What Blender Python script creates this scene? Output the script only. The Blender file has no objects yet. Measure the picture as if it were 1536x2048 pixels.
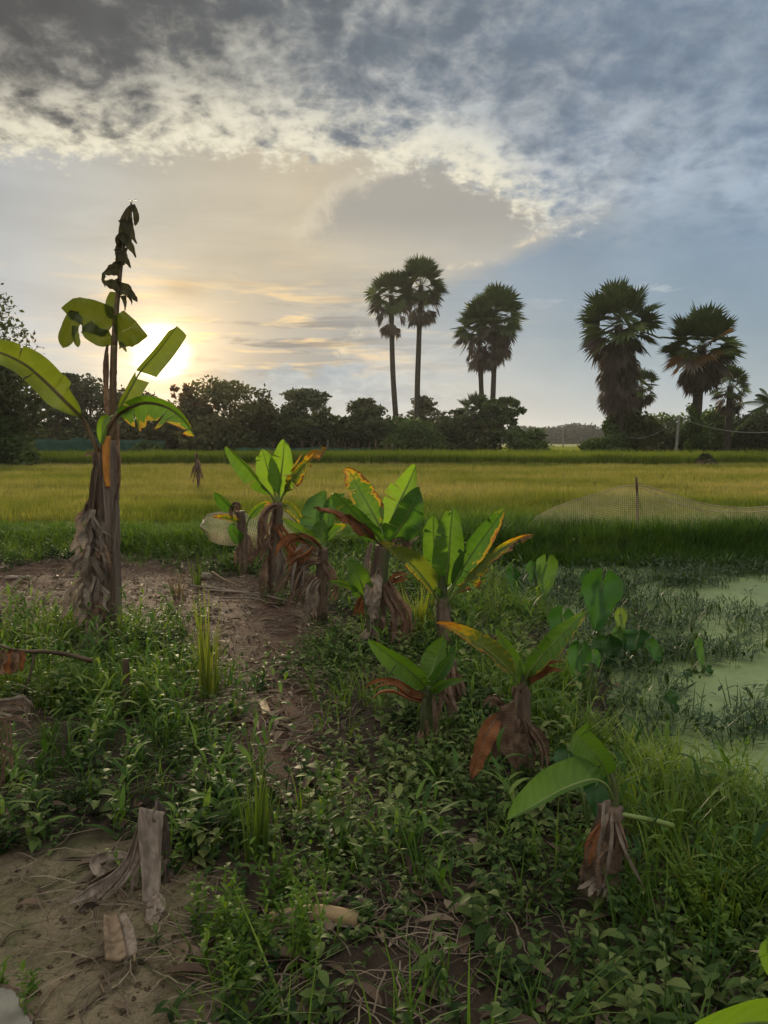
import bpy, bmesh, math, random
import numpy as np
from mathutils import Vector, noise as mnoise

SC = bpy.context.scene
COL = SC.collection
R_ = math.radians
RNG = np.random.default_rng(7)
random.seed(7)

# ------------------------------------------------------------------ camera
F = 1540.0
CAMH = 1.6
PITCH = R_(5.34)
SP, CP = math.sin(PITCH), math.cos(PITCH)
cam_data = bpy.data.cameras.new('camera')
cam = bpy.data.objects.new('camera', cam_data)
COL.objects.link(cam)
cam.location = (0, 0, CAMH)
cam.rotation_euler = (math.pi / 2 - PITCH, 0, 0)
cam_data.sensor_fit = 'VERTICAL'
cam_data.sensor_height = 24.0
cam_data.lens = 24.0 * F / 2048.0
cam_data.clip_start = 0.05
cam_data.clip_end = 6000
SC.camera = cam


def ray(px, py):
    cx = (px - 768) / F
    cz = (1024 - py) / F
    return np.array([cx, CP + cz * SP, -SP + cz * CP])


def P(px, py, d):
    r = ray(px, py)
    r = r * (d / r[1])
    return np.array([r[0], r[1], r[2] + CAMH])


def G(px, py, z=0.0):
    r = ray(px, py)
    t = (z - CAMH) / r[2]
    return np.array([r[0] * t, r[1] * t, z])


def azel(px, py):
    r = ray(px, py)
    r = r / np.linalg.norm(r)
    return math.degrees(math.atan2(r[0], r[1])), math.degrees(math.asin(r[2]))


# ------------------------------------------------------------------ view
SC.view_settings.view_transform = 'Standard'
SC.view_settings.look = 'None'
SC.view_settings.gamma = 1.0
SC.view_settings.exposure = 0.72
SC.view_settings.use_curve_mapping = False
SC.cycles.max_bounces = 6
SC.cycles.diffuse_bounces = 3
SC.cycles.transmission_bounces = 4
SC.cycles.transparent_max_bounces = 8
SC.cycles.sample_clamp_indirect = 6.0

# ------------------------------------------------------------------ sun
SUN_AZ, SUN_EL = azel(322, 702)
sun_data = bpy.data.lights.new('sun', 'SUN')
sun_data.energy = 5.0
sun_data.color = (1.0, 0.80, 0.52)
sun_data.angle = R_(12.0)
sun = bpy.data.objects.new('sun', sun_data)
COL.objects.link(sun)
sd = Vector((math.sin(R_(SUN_AZ)) * math.cos(R_(SUN_EL)), math.cos(R_(SUN_AZ)) * math.cos(R_(SUN_EL)), math.sin(R_(SUN_EL))))
sun.rotation_euler = sd.to_track_quat('Z', 'Y').to_euler()
sun.location = (-30, 60, 40)


# ------------------------------------------------------------------ small node language
def lin(c):
    c = [v / 255.0 for v in c]
    return tuple(v / 12.92 if v <= 0.04045 else ((v + 0.055) / 1.055) ** 2.4 for v in c)


class NT:
    def __init__(self, tree):
        self.t = tree
        self.n = tree.nodes
        self.l = tree.links

    def node(self, typ, **kw):
        nd = self.n.new(typ)
        for k, v in kw.items():
            setattr(nd, k, v)
        return nd

    def put(self, sock, v):
        if isinstance(v, W):
            self.l.new(v.s, sock)
        elif isinstance(v, bpy.types.NodeSocket):
            self.l.new(v, sock)
        else:
            if isinstance(v, (tuple, list)) and len(v) == 3 and sock.type == 'RGBA':
                v = (*v, 1)
            sock.default_value = v

    def math(self, op, a, b=None, c=None, clamp=False):
        nd = self.node('ShaderNodeMath', operation=op, use_clamp=clamp)
        self.put(nd.inputs[0], a)
        if b is not None:
            self.put(nd.inputs[1], b)
        if c is not None:
            self.put(nd.inputs[2], c)
        return W(self, nd.outputs[0])

    def sm(self, a, b, x):
        nd = self.node('ShaderNodeMapRange', interpolation_type='SMOOTHSTEP')
        self.put(nd.inputs['Value'], x)
        lo, hi, o0, o1 = (a, b, 0, 1) if a < b else (b, a, 1, 0)
        nd.inputs['From Min'].default_value = lo
        nd.inputs['From Max'].default_value = hi
        nd.inputs['To Min'].default_value = o0
        nd.inputs['To Max'].default_value = o1
        return W(self, nd.outputs[0])

    def vec(self, x, y, z=0.0):
        nd = self.node('ShaderNodeCombineXYZ')
        for i, v in enumerate((x, y, z)):
            self.put(nd.inputs[i], v)
        return W(self, nd.outputs[0])

    def noise(self, v, scale, detail=4, rough=0.55, dist=0.0, lac=2.0):
        nd = self.node('ShaderNodeTexNoise')
        if v is not None:
            self.put(nd.inputs['Vector'], v)
        nd.inputs['Scale'].default_value = scale
        nd.inputs['Detail'].default_value = detail
        nd.inputs['Roughness'].default_value = rough
        nd.inputs['Lacunarity'].default_value = lac
        nd.inputs['Distortion'].default_value = dist
        return W(self, nd.outputs[0])

    def ramp(self, x, pts):
        """piecewise-linear map of x to floats or colours"""
        x0, x1 = pts[0][0], pts[-1][0]
        nd = self.node('ShaderNodeValToRGB')
        nd.color_ramp.interpolation = 'LINEAR'
        f = self.math('DIVIDE', self.math('SUBTRACT', x, x0), (x1 - x0), clamp=True)
        self.put(nd.inputs[0], f)
        el = nd.color_ramp.elements
        while len(el) < len(pts):
            el.new(0.5)
        fl = not isinstance(pts[0][1], (tuple, list))
        for e, (p, v) in zip(el, pts):
            e.position = (p - x0) / (x1 - x0)
            e.color = (v, v, v, 1) if fl else (*v, 1)
        o = W(self, nd.outputs[0])
        if fl:
            s = self.node('ShaderNodeSeparateColor')
            self.put(s.inputs[0], o)
            return W(self, s.outputs[0])
        return o

    def mix(self, f, a, b, blend='MIX'):
        nd = self.node('ShaderNodeMix', data_type='RGBA', blend_type=blend)
        nd.clamp_factor = True
        self.put(nd.inputs[0], f)
        self.put(nd.inputs[6], a)
        self.put(nd.inputs[7], b)
        return W(self, nd.outputs[2])

    def scale(self, c, f):
        nd = self.node('ShaderNodeVectorMath', operation='SCALE')
        self.put(nd.inputs[0], c)
        self.put(nd.inputs['Scale'], f)
        return W(self, nd.outputs[0])

    def addc(self, a, b):
        nd = self.node('ShaderNodeVectorMath', operation='ADD')
        self.put(nd.inputs[0], a)
        self.put(nd.inputs[1], b)
        return W(self, nd.outputs[0])


class W:
    def __init__(self, nt, s):
        self.nt, self.s = nt, s

    def __add__(self, o): return self.nt.math('ADD', self, o)
    __radd__ = __add__
    def __sub__(self, o): return self.nt.math('SUBTRACT', self, o)
    def __rsub__(self, o): return self.nt.math('SUBTRACT', o, self)
    def __mul__(self, o): return self.nt.math('MULTIPLY', self, o)
    __rmul__ = __mul__
    def __truediv__(self, o): return self.nt.math('DIVIDE', self, o)


# ------------------------------------------------------------------ sky
world = bpy.data.worlds.new('World')
SC.world = world
world.use_nodes = True
nt = NT(world.node_tree)
nt.n.clear()
tc = nt.node('ShaderNodeTexCoord')
nrm = nt.node('ShaderNodeVectorMath', operation='NORMALIZE')
nt.l.new(tc.outputs['Generated'], nrm.inputs[0])
DIR = W(nt, nrm.outputs[0])
sp = nt.node('ShaderNodeSeparateXYZ')
nt.l.new(DIR.s, sp.inputs[0])
X, Y, Z = (W(nt, sp.outputs[i]) for i in range(3))
AZ = nt.math('ARCTAN2', X, Y) * (180 / math.pi)
EL = nt.math('ARCSINE', Z) * (180 / math.pi)


def gauss(px, py, sa, se):
    a0, e0 = azel(px, py)
    u = (AZ - a0) / sa
    v = (EL - e0) / se
    return nt.math('EXPONENT', (u * u + v * v) * -1.0)


def elp(px, py): return azel(px, py)[1]
def azp(px, py=500): return azel(px, py)[0]


# clear sky seen through the thin parts
nish = nt.node('ShaderNodeTexSky', sky_type='NISHITA')
nish.sun_disc = False
nish.sun_elevation = R_(SUN_EL)
nish.sun_rotation = R_(SUN_AZ)
nish.air_density = 1.0
nish.dust_density = 2.0
CLEAR = nt.scale(W(nt, nish.outputs[0]), 0.07)

# plane coordinates of a cloud layer overhead (gives perspective)
zz = nt.math('MAXIMUM', Z, 0.02) + 0.32
PL = nt.vec(X / zz, Y / zz, 0.0)
FL = nt.vec(AZ * 0.1, EL * 0.1, 0.0)               # angular coordinates
nA = nt.noise(FL, 1.3, 6, 0.6, 0.3)
nB = nt.noise(FL, 4.0, 8, 0.62, 0.4)
# ---- thin veil under the deck
tan_side = nt.ramp(AZ, [(-30, lin((160, 166, 170))), (azp(0), lin((166, 168, 168))), (azp(220), lin((172, 170, 162))),
                        (azp(420), lin((178, 170, 153))), (azp(620), lin((186, 174, 152))), (azp(820), lin((176, 170, 157))), (20, lin((150, 155, 158)))])
low_left = nt.ramp(AZ, [(-30, lin((176, 180, 184))), (azp(60), lin((184, 186, 186))), (azp(240), lin((196, 192, 180))),
                        (azp(480), lin((180, 168, 150))), (azp(700), lin((150, 152, 150))), (20, lin((150, 162, 170)))])
t_low = nt.sm(elp(300, 480), elp(300, 720), EL)
tan_side = nt.mix(t_low, tan_side, low_left)
# broad soft bands inside the veil
bandn = nt.noise(nt.vec(AZ * 0.035, EL * 0.16, 3.0), 2.2, 5, 0.5, 0.6)
tan_side = nt.scale(tan_side, 0.62 + bandn * 0.50 + nA * 0.26)
blue_side = nt.ramp(EL, [(0, lin((158, 176, 187))), (elp(1100, 800), lin((148, 167, 180))), (elp(1100, 650), lin((124, 148, 167))),
                         (elp(1100, 500), lin((112, 136, 158))), (elp(1100, 300), lin((118, 134, 152))), (40, lin((128, 142, 158)))])
blue_side = nt.mix(0.18, blue_side, CLEAR)
bn = nt.noise(nt.vec(AZ * 0.06, EL * 0.10, 9.0), 2.0, 5, 0.5, 0.4)
blue_side = nt.scale(blue_side, 0.82 + bn * 0.36)
pts_edge = [(0.0, azp(640)), (elp(600, 800), azp(620)), (elp(700, 690), azp(720)), (elp(760, 600), azp(790)),
            (elp(900, 540), azp(920)), (elp(1040, 485), azp(1080)), (elp(1180, 430), azp(1200)), (elp(1250, 300), azp(1260)), (32, azp(1320))]
edge = nt.ramp(EL, [(p, (v + 40) / 80) for p, v in pts_edge]) * 80.0 - 40.0
side = AZ - edge + (nA - 0.5) * 9.0 + (nB - 0.5) * 3.0
mside = nt.sm(-2.2, 3.4, side)
SKY = nt.mix(mside, tan_side, blue_side)
# bright thin rim where the tan veil ends
rim = nt.math('EXPONENT', (side + 1.2) * (side + 1.2) * -1.6) * nt.sm(0.48, 0.66, nB) * nt.sm(elp(700, 800), elp(700, 680), EL) * nt.sm(elp(700, 420), elp(700, 520), EL)
SKY = nt.mix(rim * 0.75, SKY, lin((228, 212, 180)))
# ---- grey sheet of cloud in the middle
c0 = azel(880, 425)
u = (AZ - c0[0]) / 8.2
v = (EL - c0[1]) / 3.2
sheet = u * u + v * v + (nB - 0.5) * 1.5 + (nA - 0.5) * 1.2 - v * u * 0.8
msheet = nt.sm(1.25, 0.75, sheet) * nt.sm(elp(880, 520), elp(880, 430), EL)
SKY = nt.mix(msheet * 0.85, SKY, lin((152, 149, 142)))
lrim = nt.math('EXPONENT', (sheet - 1.25) * (sheet - 1.25) * -22.0) * nt.sm(azp(900), azp(720), AZ) * nt.sm(elp(880, 520), elp(880, 440), EL)
SKY = nt.mix(lrim * 0.22, SKY, lin((215, 208, 188)))
# ---- streaks round the sun
stn = nt.noise(nt.vec(AZ * 0.05 + EL * 0.012, EL * 0.42, 1.0), 2.6, 7, 0.58, 0.5)
stm = gauss(500, 670, 12.0, 4.0)
SKY = nt.mix(nt.sm(0.50, 0.66, stn) * stm * 0.9, SKY, lin((245, 208, 146)))
stn2 = nt.noise(nt.vec(AZ * 0.045 - EL * 0.01, EL * 0.36, 5.0), 2.6, 6, 0.55, 0.5)
SKY = nt.mix(nt.sm(0.49, 0.62, stn2) * gauss(560, 690, 10.0, 3.4) * 0.9, SKY, lin((124, 122, 120)))
# small dark smudge and bright wisps
sm_n = nt.sm(0.40, 0.62, nB)
SKY = nt.mix(gauss(365, 578, 1.5, 0.7) * 0.55, SKY, lin((135, 122, 104)))
SKY = nt.mix(gauss(1230, 590, 4.2, 0.9) * nt.sm(0.52, 0.66, nt.noise(nt.vec(AZ * 0.14, EL * 0.5, 2.0), 3.0, 6, 0.6, 0.3)) * 0.6, SKY, lin((196, 200, 198)))
# grey bank low down, with puffy tops
puff = nt.noise(nt.vec(AZ * 0.12, EL * 0.26, 4.0), 3.2, 8, 0.55, 0.2)
bank_top = elp(700, 745) + 0.0
bk = nt.sm(-0.7, 0.35, (bank_top - EL) + (puff - 0.5) * 5.0) * nt.sm(azp(380), azp(560), AZ) * nt.sm(azp(1050), azp(700), AZ)
pn = nt.noise(nt.vec(AZ * 0.16, EL * 0.34, 7.0), 3.0, 6, 0.55, 0.3)
SKY = nt.mix(bk * 0.8, SKY, nt.mix(nt.sm(0.38, 0.64, pn), lin((136, 150, 160)), lin((164, 174, 179))))
# ---- high deck of lumpy cloud
pb = [(-40, elp(0, 310)), (azp(0, 300), elp(0, 308)), (azp(380, 300), elp(380, 305)), (azp(700, 300), elp(700, 318)), (azp(850, 340), elp(850, 345)), (azp(960, 360), elp(960, 375)),
      (azp(1060, 420), elp(1060, 440)), (azp(1150, 430), elp(1150, 455)), (azp(1230, 400), elp(1230, 420)), (azp(1330, 400), elp(1330, 430)), (azp(1536, 420), elp(1536, 440)), (45, elp(1536, 470))]
bd = nt.ramp(AZ, [(p, q / 60.0) for p, q in pb]) * 60.0
over = EL - bd
n1 = nt.noise(PL, 4.2, 3, 0.5, 0.25)
n2 = nt.noise(PL, 14.0, 8, 0.60, 0.45)
n3 = nt.noise(PL, 44.0, 5, 0.62, 0.2)
wv = nt.node('ShaderNodeTexNoise'); wv.inputs['Scale'].default_value = 5.0; wv.inputs['Detail'].default_value = 3
nt.put(wv.inputs['Vector'], PL)
PW = nt.addc(PL, nt.scale(W(nt, wv.outputs['Color']), 0.15))
vo = nt.node('ShaderNodeTexVoronoi', feature='SMOOTH_F1')
nt.put(vo.inputs['Vector'], PW)
vo.inputs['Scale'].default_value = 19.0
vo.inputs['Smoothness'].default_value = 0.6
cell = W(nt, vo.outputs['Distance'])
rA = nt.noise(nt.addc(PL, (7.0, 3.0, 0.0)), 8.5, 4, 0.55, 0.5)
rB = nt.noise(nt.addc(PL, (2.0, 9.0, 0.0)), 21.0, 4, 0.55, 0.4)
ridge = (1.0 - nt.math('ABSOLUTE', (rA - 0.5) * 6.0, clamp=True)) * 0.6 + (1.0 - nt.math('ABSOLUTE', (rB - 0.5) * 5.0, clamp=True)) * 0.4
lump = n1 * 0.34 + n2 * 0.36 + n3 * 0.20 + cell * 0.10 + (ridge - 0.40) * 0.13
m_deck = nt.sm(-0.7, 0.9, over + (nB - 0.5) * 5.0 + (n3 - 0.5) * 3.0)
soft = nt.sm(azp(1090, 300), azp(1330, 300), AZ)
m_soft = nt.sm(-5.0, 6.0, over + (nA - 0.5) * 10.0)
m_deck = m_deck * (1.0 - soft) + m_soft * soft
darkc = nt.ramp(AZ, [(azp(0, 100), lin((74, 74, 74))), (azp(400, 100), lin((84, 86, 88))), (azp(800, 100), lin((97, 106, 116))), (azp(1200, 100), lin((104, 118, 134))), (azp(1536, 100), lin((104, 121, 140)))])
litec = nt.ramp(AZ, [(azp(0, 100), lin((158, 155, 146))), (azp(400, 100), lin((184, 181, 168))), (azp(800, 100), lin((186, 188, 185))), (azp(1200, 100), lin((166, 175, 183))), (azp(1536, 100), lin((150, 164, 178)))])
up = nt.sm(1.0, 9.0, over)
# brighter toward its lower edge, darker and fuller higher up on the sun's side
bias = nt.ramp(AZ, [(azp(0, 100), 0.150), (azp(400, 100), 0.105), (azp(700, 100), 0.085), (azp(1000, 100), 0.065), (azp(1536, 100), 0.05)])
lv = nt.sm(0.38, 0.68, lump - up * bias + (1.0 - up) * 0.045)
litec = nt.scale(litec, 1.0 - up * 0.30)
darkc = nt.scale(darkc, 1.0 + (1.0 - up) * 0.25)
deck = nt.scale(nt.mix(lv, darkc, litec), 0.74 + n2 * 0.36 + cell * 0.26)
lowedge = nt.sm(5.0, 0.0, over) * nt.sm(azp(1300, 300), azp(1000, 300), AZ)
deck = nt.mix(lowedge * nt.sm(0.40, 0.60, lump) * 0.9, deck, lin((208, 200, 176)))
deck = nt.mix(lowedge * nt.sm(0.48, 0.64, lump) * 0.5, deck, lin((236, 230, 208)))
SKY = nt.mix(m_deck, SKY, deck)
# ---- the sun behind thin cloud
dt = nt.node('ShaderNodeVectorMath', operation='DOT_PRODUCT')
nt.l.new(DIR.s, dt.inputs[0])
dt.inputs[1].default_value = tuple(sd)
ang = nt.math('ARCCOSINE', nt.math('MINIMUM', W(nt, dt.outputs['Value']), 0.999999)) * (180 / math.pi)
angw = ang + (stn - 0.5) * 1.4
SKY = nt.addc(SKY, nt.scale(nt.vec(0.55, 0.33, 0.10), nt.math('EXPONENT', ang * ang * -0.075)))
SKY = nt.addc(SKY, nt.scale(nt.vec(0.16, 0.105, 0.035), nt.math('EXPONENT', ang * ang * -0.018)))
SKY = nt.addc(SKY, nt.scale(nt.vec(1.6, 1.4, 1.0), nt.sm(2.5, 0.7, angw)))
# added fill: unseen sky overhead and behind, brightened and warmed to light the land
OVERHEAD_FILL = nt.sm(32.0, 62.0, EL)
SKY = nt.mix(nt.math('MAXIMUM', OVERHEAD_FILL, nt.sm(0.1, -0.5, Y)), SKY, (0.335, 0.325, 0.285))
SKY = nt.scale(SKY, 0.73 + OVERHEAD_FILL * 1.75 + nt.sm(0.1, -0.5, Y) * 0.75)
SKY = nt.mix(nt.sm(0.2, -1.0, EL), SKY, (0.03, 0.035, 0.02))
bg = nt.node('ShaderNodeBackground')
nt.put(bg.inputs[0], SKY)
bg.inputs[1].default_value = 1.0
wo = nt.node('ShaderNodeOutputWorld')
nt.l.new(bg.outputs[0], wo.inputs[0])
world.cycles.sampling_method = 'NONE'

# ------------------------------------------------------------------ helpers
def tag(o, label=None, cat=None, group=None, kind=None):
    if label: o['label'] = label
    if cat: o['category'] = cat
    if group: o['group'] = group
    if kind: o['kind'] = kind
    return o


def thing(name, label, cat, loc=(0, 0, 0), group=None):
    o = bpy.data.objects.new(name, None)
    COL.objects.link(o)
    o.location = tuple(float(v) for v in loc)
    o.empty_display_size = 0.1
    return tag(o, label, cat, group)


class Buf:
    """collects vertices, quads/triangles, a float attribute and uv, then links ONE mesh object"""
    def __init__(self):
        self.V, self.Q, self.T, self.A, self.U, self.n = [], [], [], [], [], 0

    def add(self, v, quads=None, tris=None, a=0.0, uv=None):
        v = np.asarray(v, float).reshape(-1, 3)
        k = len(v)
        self.V.append(v)
        if quads is not None and len(quads):
            self.Q.append(np.asarray(quads, np.int64).reshape(-1, 4) + self.n)
        if tris is not None and len(tris):
            self.T.append(np.asarray(tris, np.int64).reshape(-1, 3) + self.n)
        self.A.append(np.broadcast_to(np.asarray(a, float), (k,)))
        self.U.append(np.zeros((k, 2)) if uv is None else np.asarray(uv, float).reshape(-1, 2))
        self.n += k

    def build(self, name, mat, parent=None, smooth=True, solid=0.0):
        V = np.concatenate(self.V)
        Q = np.concatenate(self.Q) if self.Q else np.zeros((0, 4), np.int64)
        T = np.concatenate(self.T) if self.T else np.zeros((0, 3), np.int64)
        A = np.concatenate(self.A)
        U = np.concatenate(self.U)
        if parent is not None:
            V = V - np.array(parent_loc(parent))
        me = bpy.data.meshes.new(name)
        me.vertices.add(len(V))
        me.vertices.foreach_set('co', V.astype(np.float32).ravel())
        li = np.concatenate([Q.ravel(), T.ravel()])
        me.loops.add(len(li))
        me.loops.foreach_set('vertex_index', li.astype(np.int32))
        me.polygons.add(len(Q) + len(T))
        st = np.concatenate([np.arange(len(Q)) * 4, len(Q) * 4 + np.arange(len(T)) * 3])
        me.polygons.foreach_set('loop_start', st.astype(np.int32))
        me.update(calc_edges=True)
        me.validate()
        at = me.attributes.new('v', 'FLOAT', 'POINT')
        at.data.foreach_set('value', A.astype(np.float32))
        if np.any(U):
            au = me.attributes.new('tu', 'FLOAT', 'POINT')
            au.data.foreach_set('value', U[:, 0].astype(np.float32))
            av = me.attributes.new('tv', 'FLOAT', 'POINT')
            av.data.foreach_set('value', U[:, 1].astype(np.float32))
        me.polygons.foreach_set('use_smooth', np.full(len(me.polygons), smooth))
        if mat is not None:
            me.materials.append(mat)
        o = bpy.data.objects.new(name, me)
        COL.objects.link(o)
        if parent is not None:
            o.parent = parent
        if solid:
            m = o.modifiers.new('thickness', 'SOLIDIFY')
            m.thickness = solid
            m.offset = 0
        return o


def parent_loc(p):
    v = Vector(p.location)
    while p.parent is not None:
        p = p.parent
        v = v + Vector(p.location)
    return v


def smooth_path(pts, n):
    """Catmull-Rom through pts, n samples evenly spaced by length"""
    p = np.asarray(pts, float)
    if len(p) == 2:
        return p[0] + (p[1] - p[0]) * np.linspace(0, 1, n)[:, None]
    q = np.vstack([2 * p[0] - p[1], p, 2 * p[-1] - p[-2]])
    out = []
    for i in range(len(p) - 1):
        a, b, c, d = q[i:i + 4]
        t = np.linspace(0, 1, 16, endpoint=False)[:, None]
        out.append(0.5 * (2 * b + (c - a) * t + (2 * a - 5 * b + 4 * c - d) * t ** 2 + (3 * b - a - 3 * c + d) * t ** 3))
    out.append(p[-1:])
    o = np.vstack(out)
    s = np.concatenate([[0], np.cumsum(np.linalg.norm(np.diff(o[:, :3], axis=0), axis=1))])
    u = np.linspace(0, s[-1], n)
    return np.stack([np.interp(u, s, o[:, k]) for k in range(o.shape[1])], 1)


def unit(v):
    return v / np.maximum(np.linalg.norm(v, axis=-1, keepdims=True), 1e-9)


def tube(buf, path, rad, seg=8, a=0.0, rough=0.0, cap=True, seed=0, flat=1.0):
    """tapered tube along a path"""
    path = np.asarray(path, float)
    n = len(path)
    rad = np.broadcast_to(np.asarray(rad, float), (n,))
    T = unit(np.gradient(path, axis=0))
    ref = np.array([0.0, 1.0, 0.0]) if abs(T[:, 1]).mean() < 0.8 else np.array([1.0, 0, 0])
    A = unit(np.cross(T, ref))
    B = np.cross(A, T)
    th = np.linspace(0, 2 * np.pi, seg, endpoint=False)
    rr = np.random.default_rng(seed)
    R = rad[:, None] * (1 + rough * (rr.random((n, seg)) - 0.5) * 0.6 + rough * (rr.random((1, seg)) - 0.5))
    v = path[:, None] + R[..., None] * (np.cos(th)[None, :, None] * A[:, None] + flat * np.sin(th)[None, :, None] * B[:, None])
    i, j = np.meshgrid(np.arange(n - 1), np.arange(seg), indexing='ij')
    q = np.stack([i * seg + j, i * seg + (j + 1) % seg, (i + 1) * seg + (j + 1) % seg, (i + 1) * seg + j], -1).reshape(-1, 4)
    uv = np.stack(np.broadcast_arrays(np.linspace(0, 1, n)[:, None], (th / 6.2832)[None, :]), -1).reshape(-1, 2)
    vv = v.reshape(-1, 3)
    tri = []
    if cap:
        k = len(vv)
        vv = np.vstack([vv, path[:1], path[-1:]])
        uv = np.vstack([uv, [[0, 0]], [[1, 0]]])
        for s in range(seg):
            tri.append((k, (s + 1) % seg, s))
            tri.append((k + 1, (n - 1) * seg + s, (n - 1) * seg + (s + 1) % seg))
    buf.add(vv, q, tri, a, uv + 1e-4)


def grid_faces(n, m):
    i, j = np.meshgrid(np.arange(n - 1), np.arange(m - 1), indexing='ij')
    return np.stack([i * m + j, i * m + j + 1, (i + 1) * m + j + 1, (i + 1) * m + j], -1).reshape(-1, 4)


def vnoise(x, y, seed=0):
    """smooth value noise, 0..1"""
    x = np.asarray(x, float); y = np.asarray(y, float)
    xi = np.floor(x).astype(np.int64); yi = np.floor(y).astype(np.int64)
    fx = x - xi; fy = y - yi
    fx = fx * fx * (3 - 2 * fx); fy = fy * fy * (3 - 2 * fy)

    def h(a, b):
        k = (a * 374761393 + b * 668265263 + seed * 2147483647) & 0xffffffff
        k = ((k ^ (k >> 13)) * 1274126177) & 0xffffffff
        return ((k ^ (k >> 16)) & 0xffff) / 65535.0
    return (h(xi, yi) * (1 - fx) + h(xi + 1, yi) * fx) * (1 - fy) + (h(xi, yi + 1) * (1 - fx) + h(xi + 1, yi + 1) * fx) * fy


def fbm(x, y, seed=0, oct=4):
    s, a, t = 0, 0.5, 0
    for k in range(oct):
        s = s + a * vnoise(np.asarray(x) * 2 ** k, np.asarray(y) * 2 ** k, seed + k)
        t += a
        a *= 0.5
    return s / t


def sstep(a, b, x):
    t = np.clip((np.asarray(x, float) - a) / (b - a), 0, 1)
    return t * t * (3 - 2 * t)


def poly_sd(poly, x, y):
    """signed distance to a polygon, negative inside"""
    x = np.asarray(x, float); y = np.asarray(y, float)
    d = np.full(x.shape, 1e9)
    ins = np.zeros(x.shape, bool)
    n = len(poly)
    for i in range(n):
        ax, ay = poly[i][:2]; bx, by = poly[(i + 1) % n][:2]
        ex, ey = bx - ax, by - ay
        t = np.clip(((x - ax) * ex + (y - ay) * ey) / max(ex * ex + ey * ey, 1e-12), 0, 1)
        d = np.minimum(d, np.hypot(x - ax - t * ex, y - ay - t * ey))
        c = (ay > y) != (by > y)
        with np.errstate(divide='ignore', invalid='ignore'):
            xx = ax + (y - ay) / (by - ay if by != ay else 1e-12) * ex
        ins ^= c & (x < xx)
    return np.where(ins, -d, d)


def scatter(buf, tV, tQ, pos, yaw, scale, tilt=None, tiltdir=None, a=None, ta=None, tT=None):
    """many copies of one template into one buffer (for ground cover and grass)"""
    n = len(pos)
    if n == 0:
        return
    c, s = np.cos(yaw), np.sin(yaw)
    x = tV[None, :, 0] * c[:, None] - tV[None, :, 1] * s[:, None]
    y = tV[None, :, 0] * s[:, None] + tV[None, :, 1] * c[:, None]
    z = np.broadcast_to(tV[None, :, 2], x.shape)
    sc = np.asarray(scale)
    if sc.ndim == 1:
        sc = np.stack([sc, sc, sc], 1)
    x, y, z = x * sc[:, None, 0], y * sc[:, None, 1], z * sc[:, None, 2]
    if tilt is not None:
        k = np.tan(tilt)[:, None]
        x = x + z * k * np.cos(tiltdir)[:, None]
        y = y + z * k * np.sin(tiltdir)[:, None]
    v = np.stack([x + pos[:, None, 0], y + pos[:, None, 1], z + pos[:, None, 2]], -1).reshape(-1, 3)
    off = (np.arange(n) * len(tV))
    q = (tQ[None] + off[:, None, None]).reshape(-1, 4) if tQ is not None and len(tQ) else None
    t = (tT[None] + off[:, None, None]).reshape(-1, 3) if tT is not None and len(tT) else None
    av = np.zeros(n) if a is None else a
    A = np.repeat(av, len(tV)) if ta is None else (av[:, None] + ta[None]).ravel()
    buf.add(v, q, t, A)


# ------------------------------------------------------------------ materials
def mat_new(name):
    m = bpy.data.materials.new(name)
    m.use_nodes = True
    t = NT(m.node_tree)
    t.n.clear()
    return m, t


def attr(t, name):
    nd = t.node('ShaderNodeAttribute', attribute_name=name)
    return W(t, nd.outputs['Fac'])


def objpos(t):
    g = t.node('ShaderNodeNewGeometry')
    return W(t, g.outputs['Position'])


def surf(t, col, rough=0.6, spec=0.3, bump=None, bstr=0.4, bdist=0.01, trans=0.0, tcol=None):
    p = t.node('ShaderNodeBsdfPrincipled')
    t.put(p.inputs['Base Color'], col)
    t.put(p.inputs['Roughness'], rough)
    p.inputs['Specular IOR Level'].default_value = spec
    if bump is not None:
        b = t.node('ShaderNodeBump')
        b.inputs['Strength'].default_value = bstr
        b.inputs['Distance'].default_value = bdist
        t.put(b.inputs['Height'], bump)
        t.l.new(b.outputs[0], p.inputs['Normal'])
    out = t.node('ShaderNodeOutputMaterial')
    if trans > 0:
        tr = t.node('ShaderNodeBsdfTranslucent')
        t.put(tr.inputs[0], col if tcol is None else tcol)
        mx = t.node('ShaderNodeMixShader')
        mx.inputs[0].default_value = trans
        t.l.new(p.outputs[0], mx.inputs[1])
        t.l.new(tr.outputs[0], mx.inputs[2])
        t.l.new(mx.outputs[0], out.inputs[0])
    else:
        t.l.new(p.outputs[0], out.inputs[0])
    return p


def foliage_mat(name, cols, trans=0.4, tgain=(1.5, 1.5, 0.6), rough=0.5, spec=0.35, nscale=0.0, namp=0.5):
    """leafy stuff: colour picked by the per-leaf value v"""
    m, t = mat_new(name)
    v = attr(t, 'v')
    if nscale:
        v = v + (t.noise(objpos(t), nscale, 3) - 0.5) * namp
    n = len(cols)
    c = t.ramp(v, [(i / (n - 1), cols[i]) for i in range(n)])
    tc_ = t.mix(1.0, c, tuple(tgain), 'MULTIPLY')
    surf(t, c, rough, spec, trans=trans, tcol=tc_)
    return m


def simple_mat(name, c1, c2, scale=8, rough=0.75, spec=0.2, stretch=(1, 1, 1), bstr=0.5, bdist=0.01, trans=0.0, detail=6):
    m, t = mat_new(name)
    g = t.node('ShaderNodeTexCoord')
    mp = t.node('ShaderNodeMapping')
    mp.inputs['Scale'].default_value = stretch
    t.l.new(g.outputs['Object'], mp.inputs[0])
    n = t.noise(mp.outputs[0], scale, detail, 0.65)
    c = t.mix(t.sm(0.3, 0.7, n), c1, c2)
    surf(t, c, rough, spec, n, bstr, bdist, trans)
    return m


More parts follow.
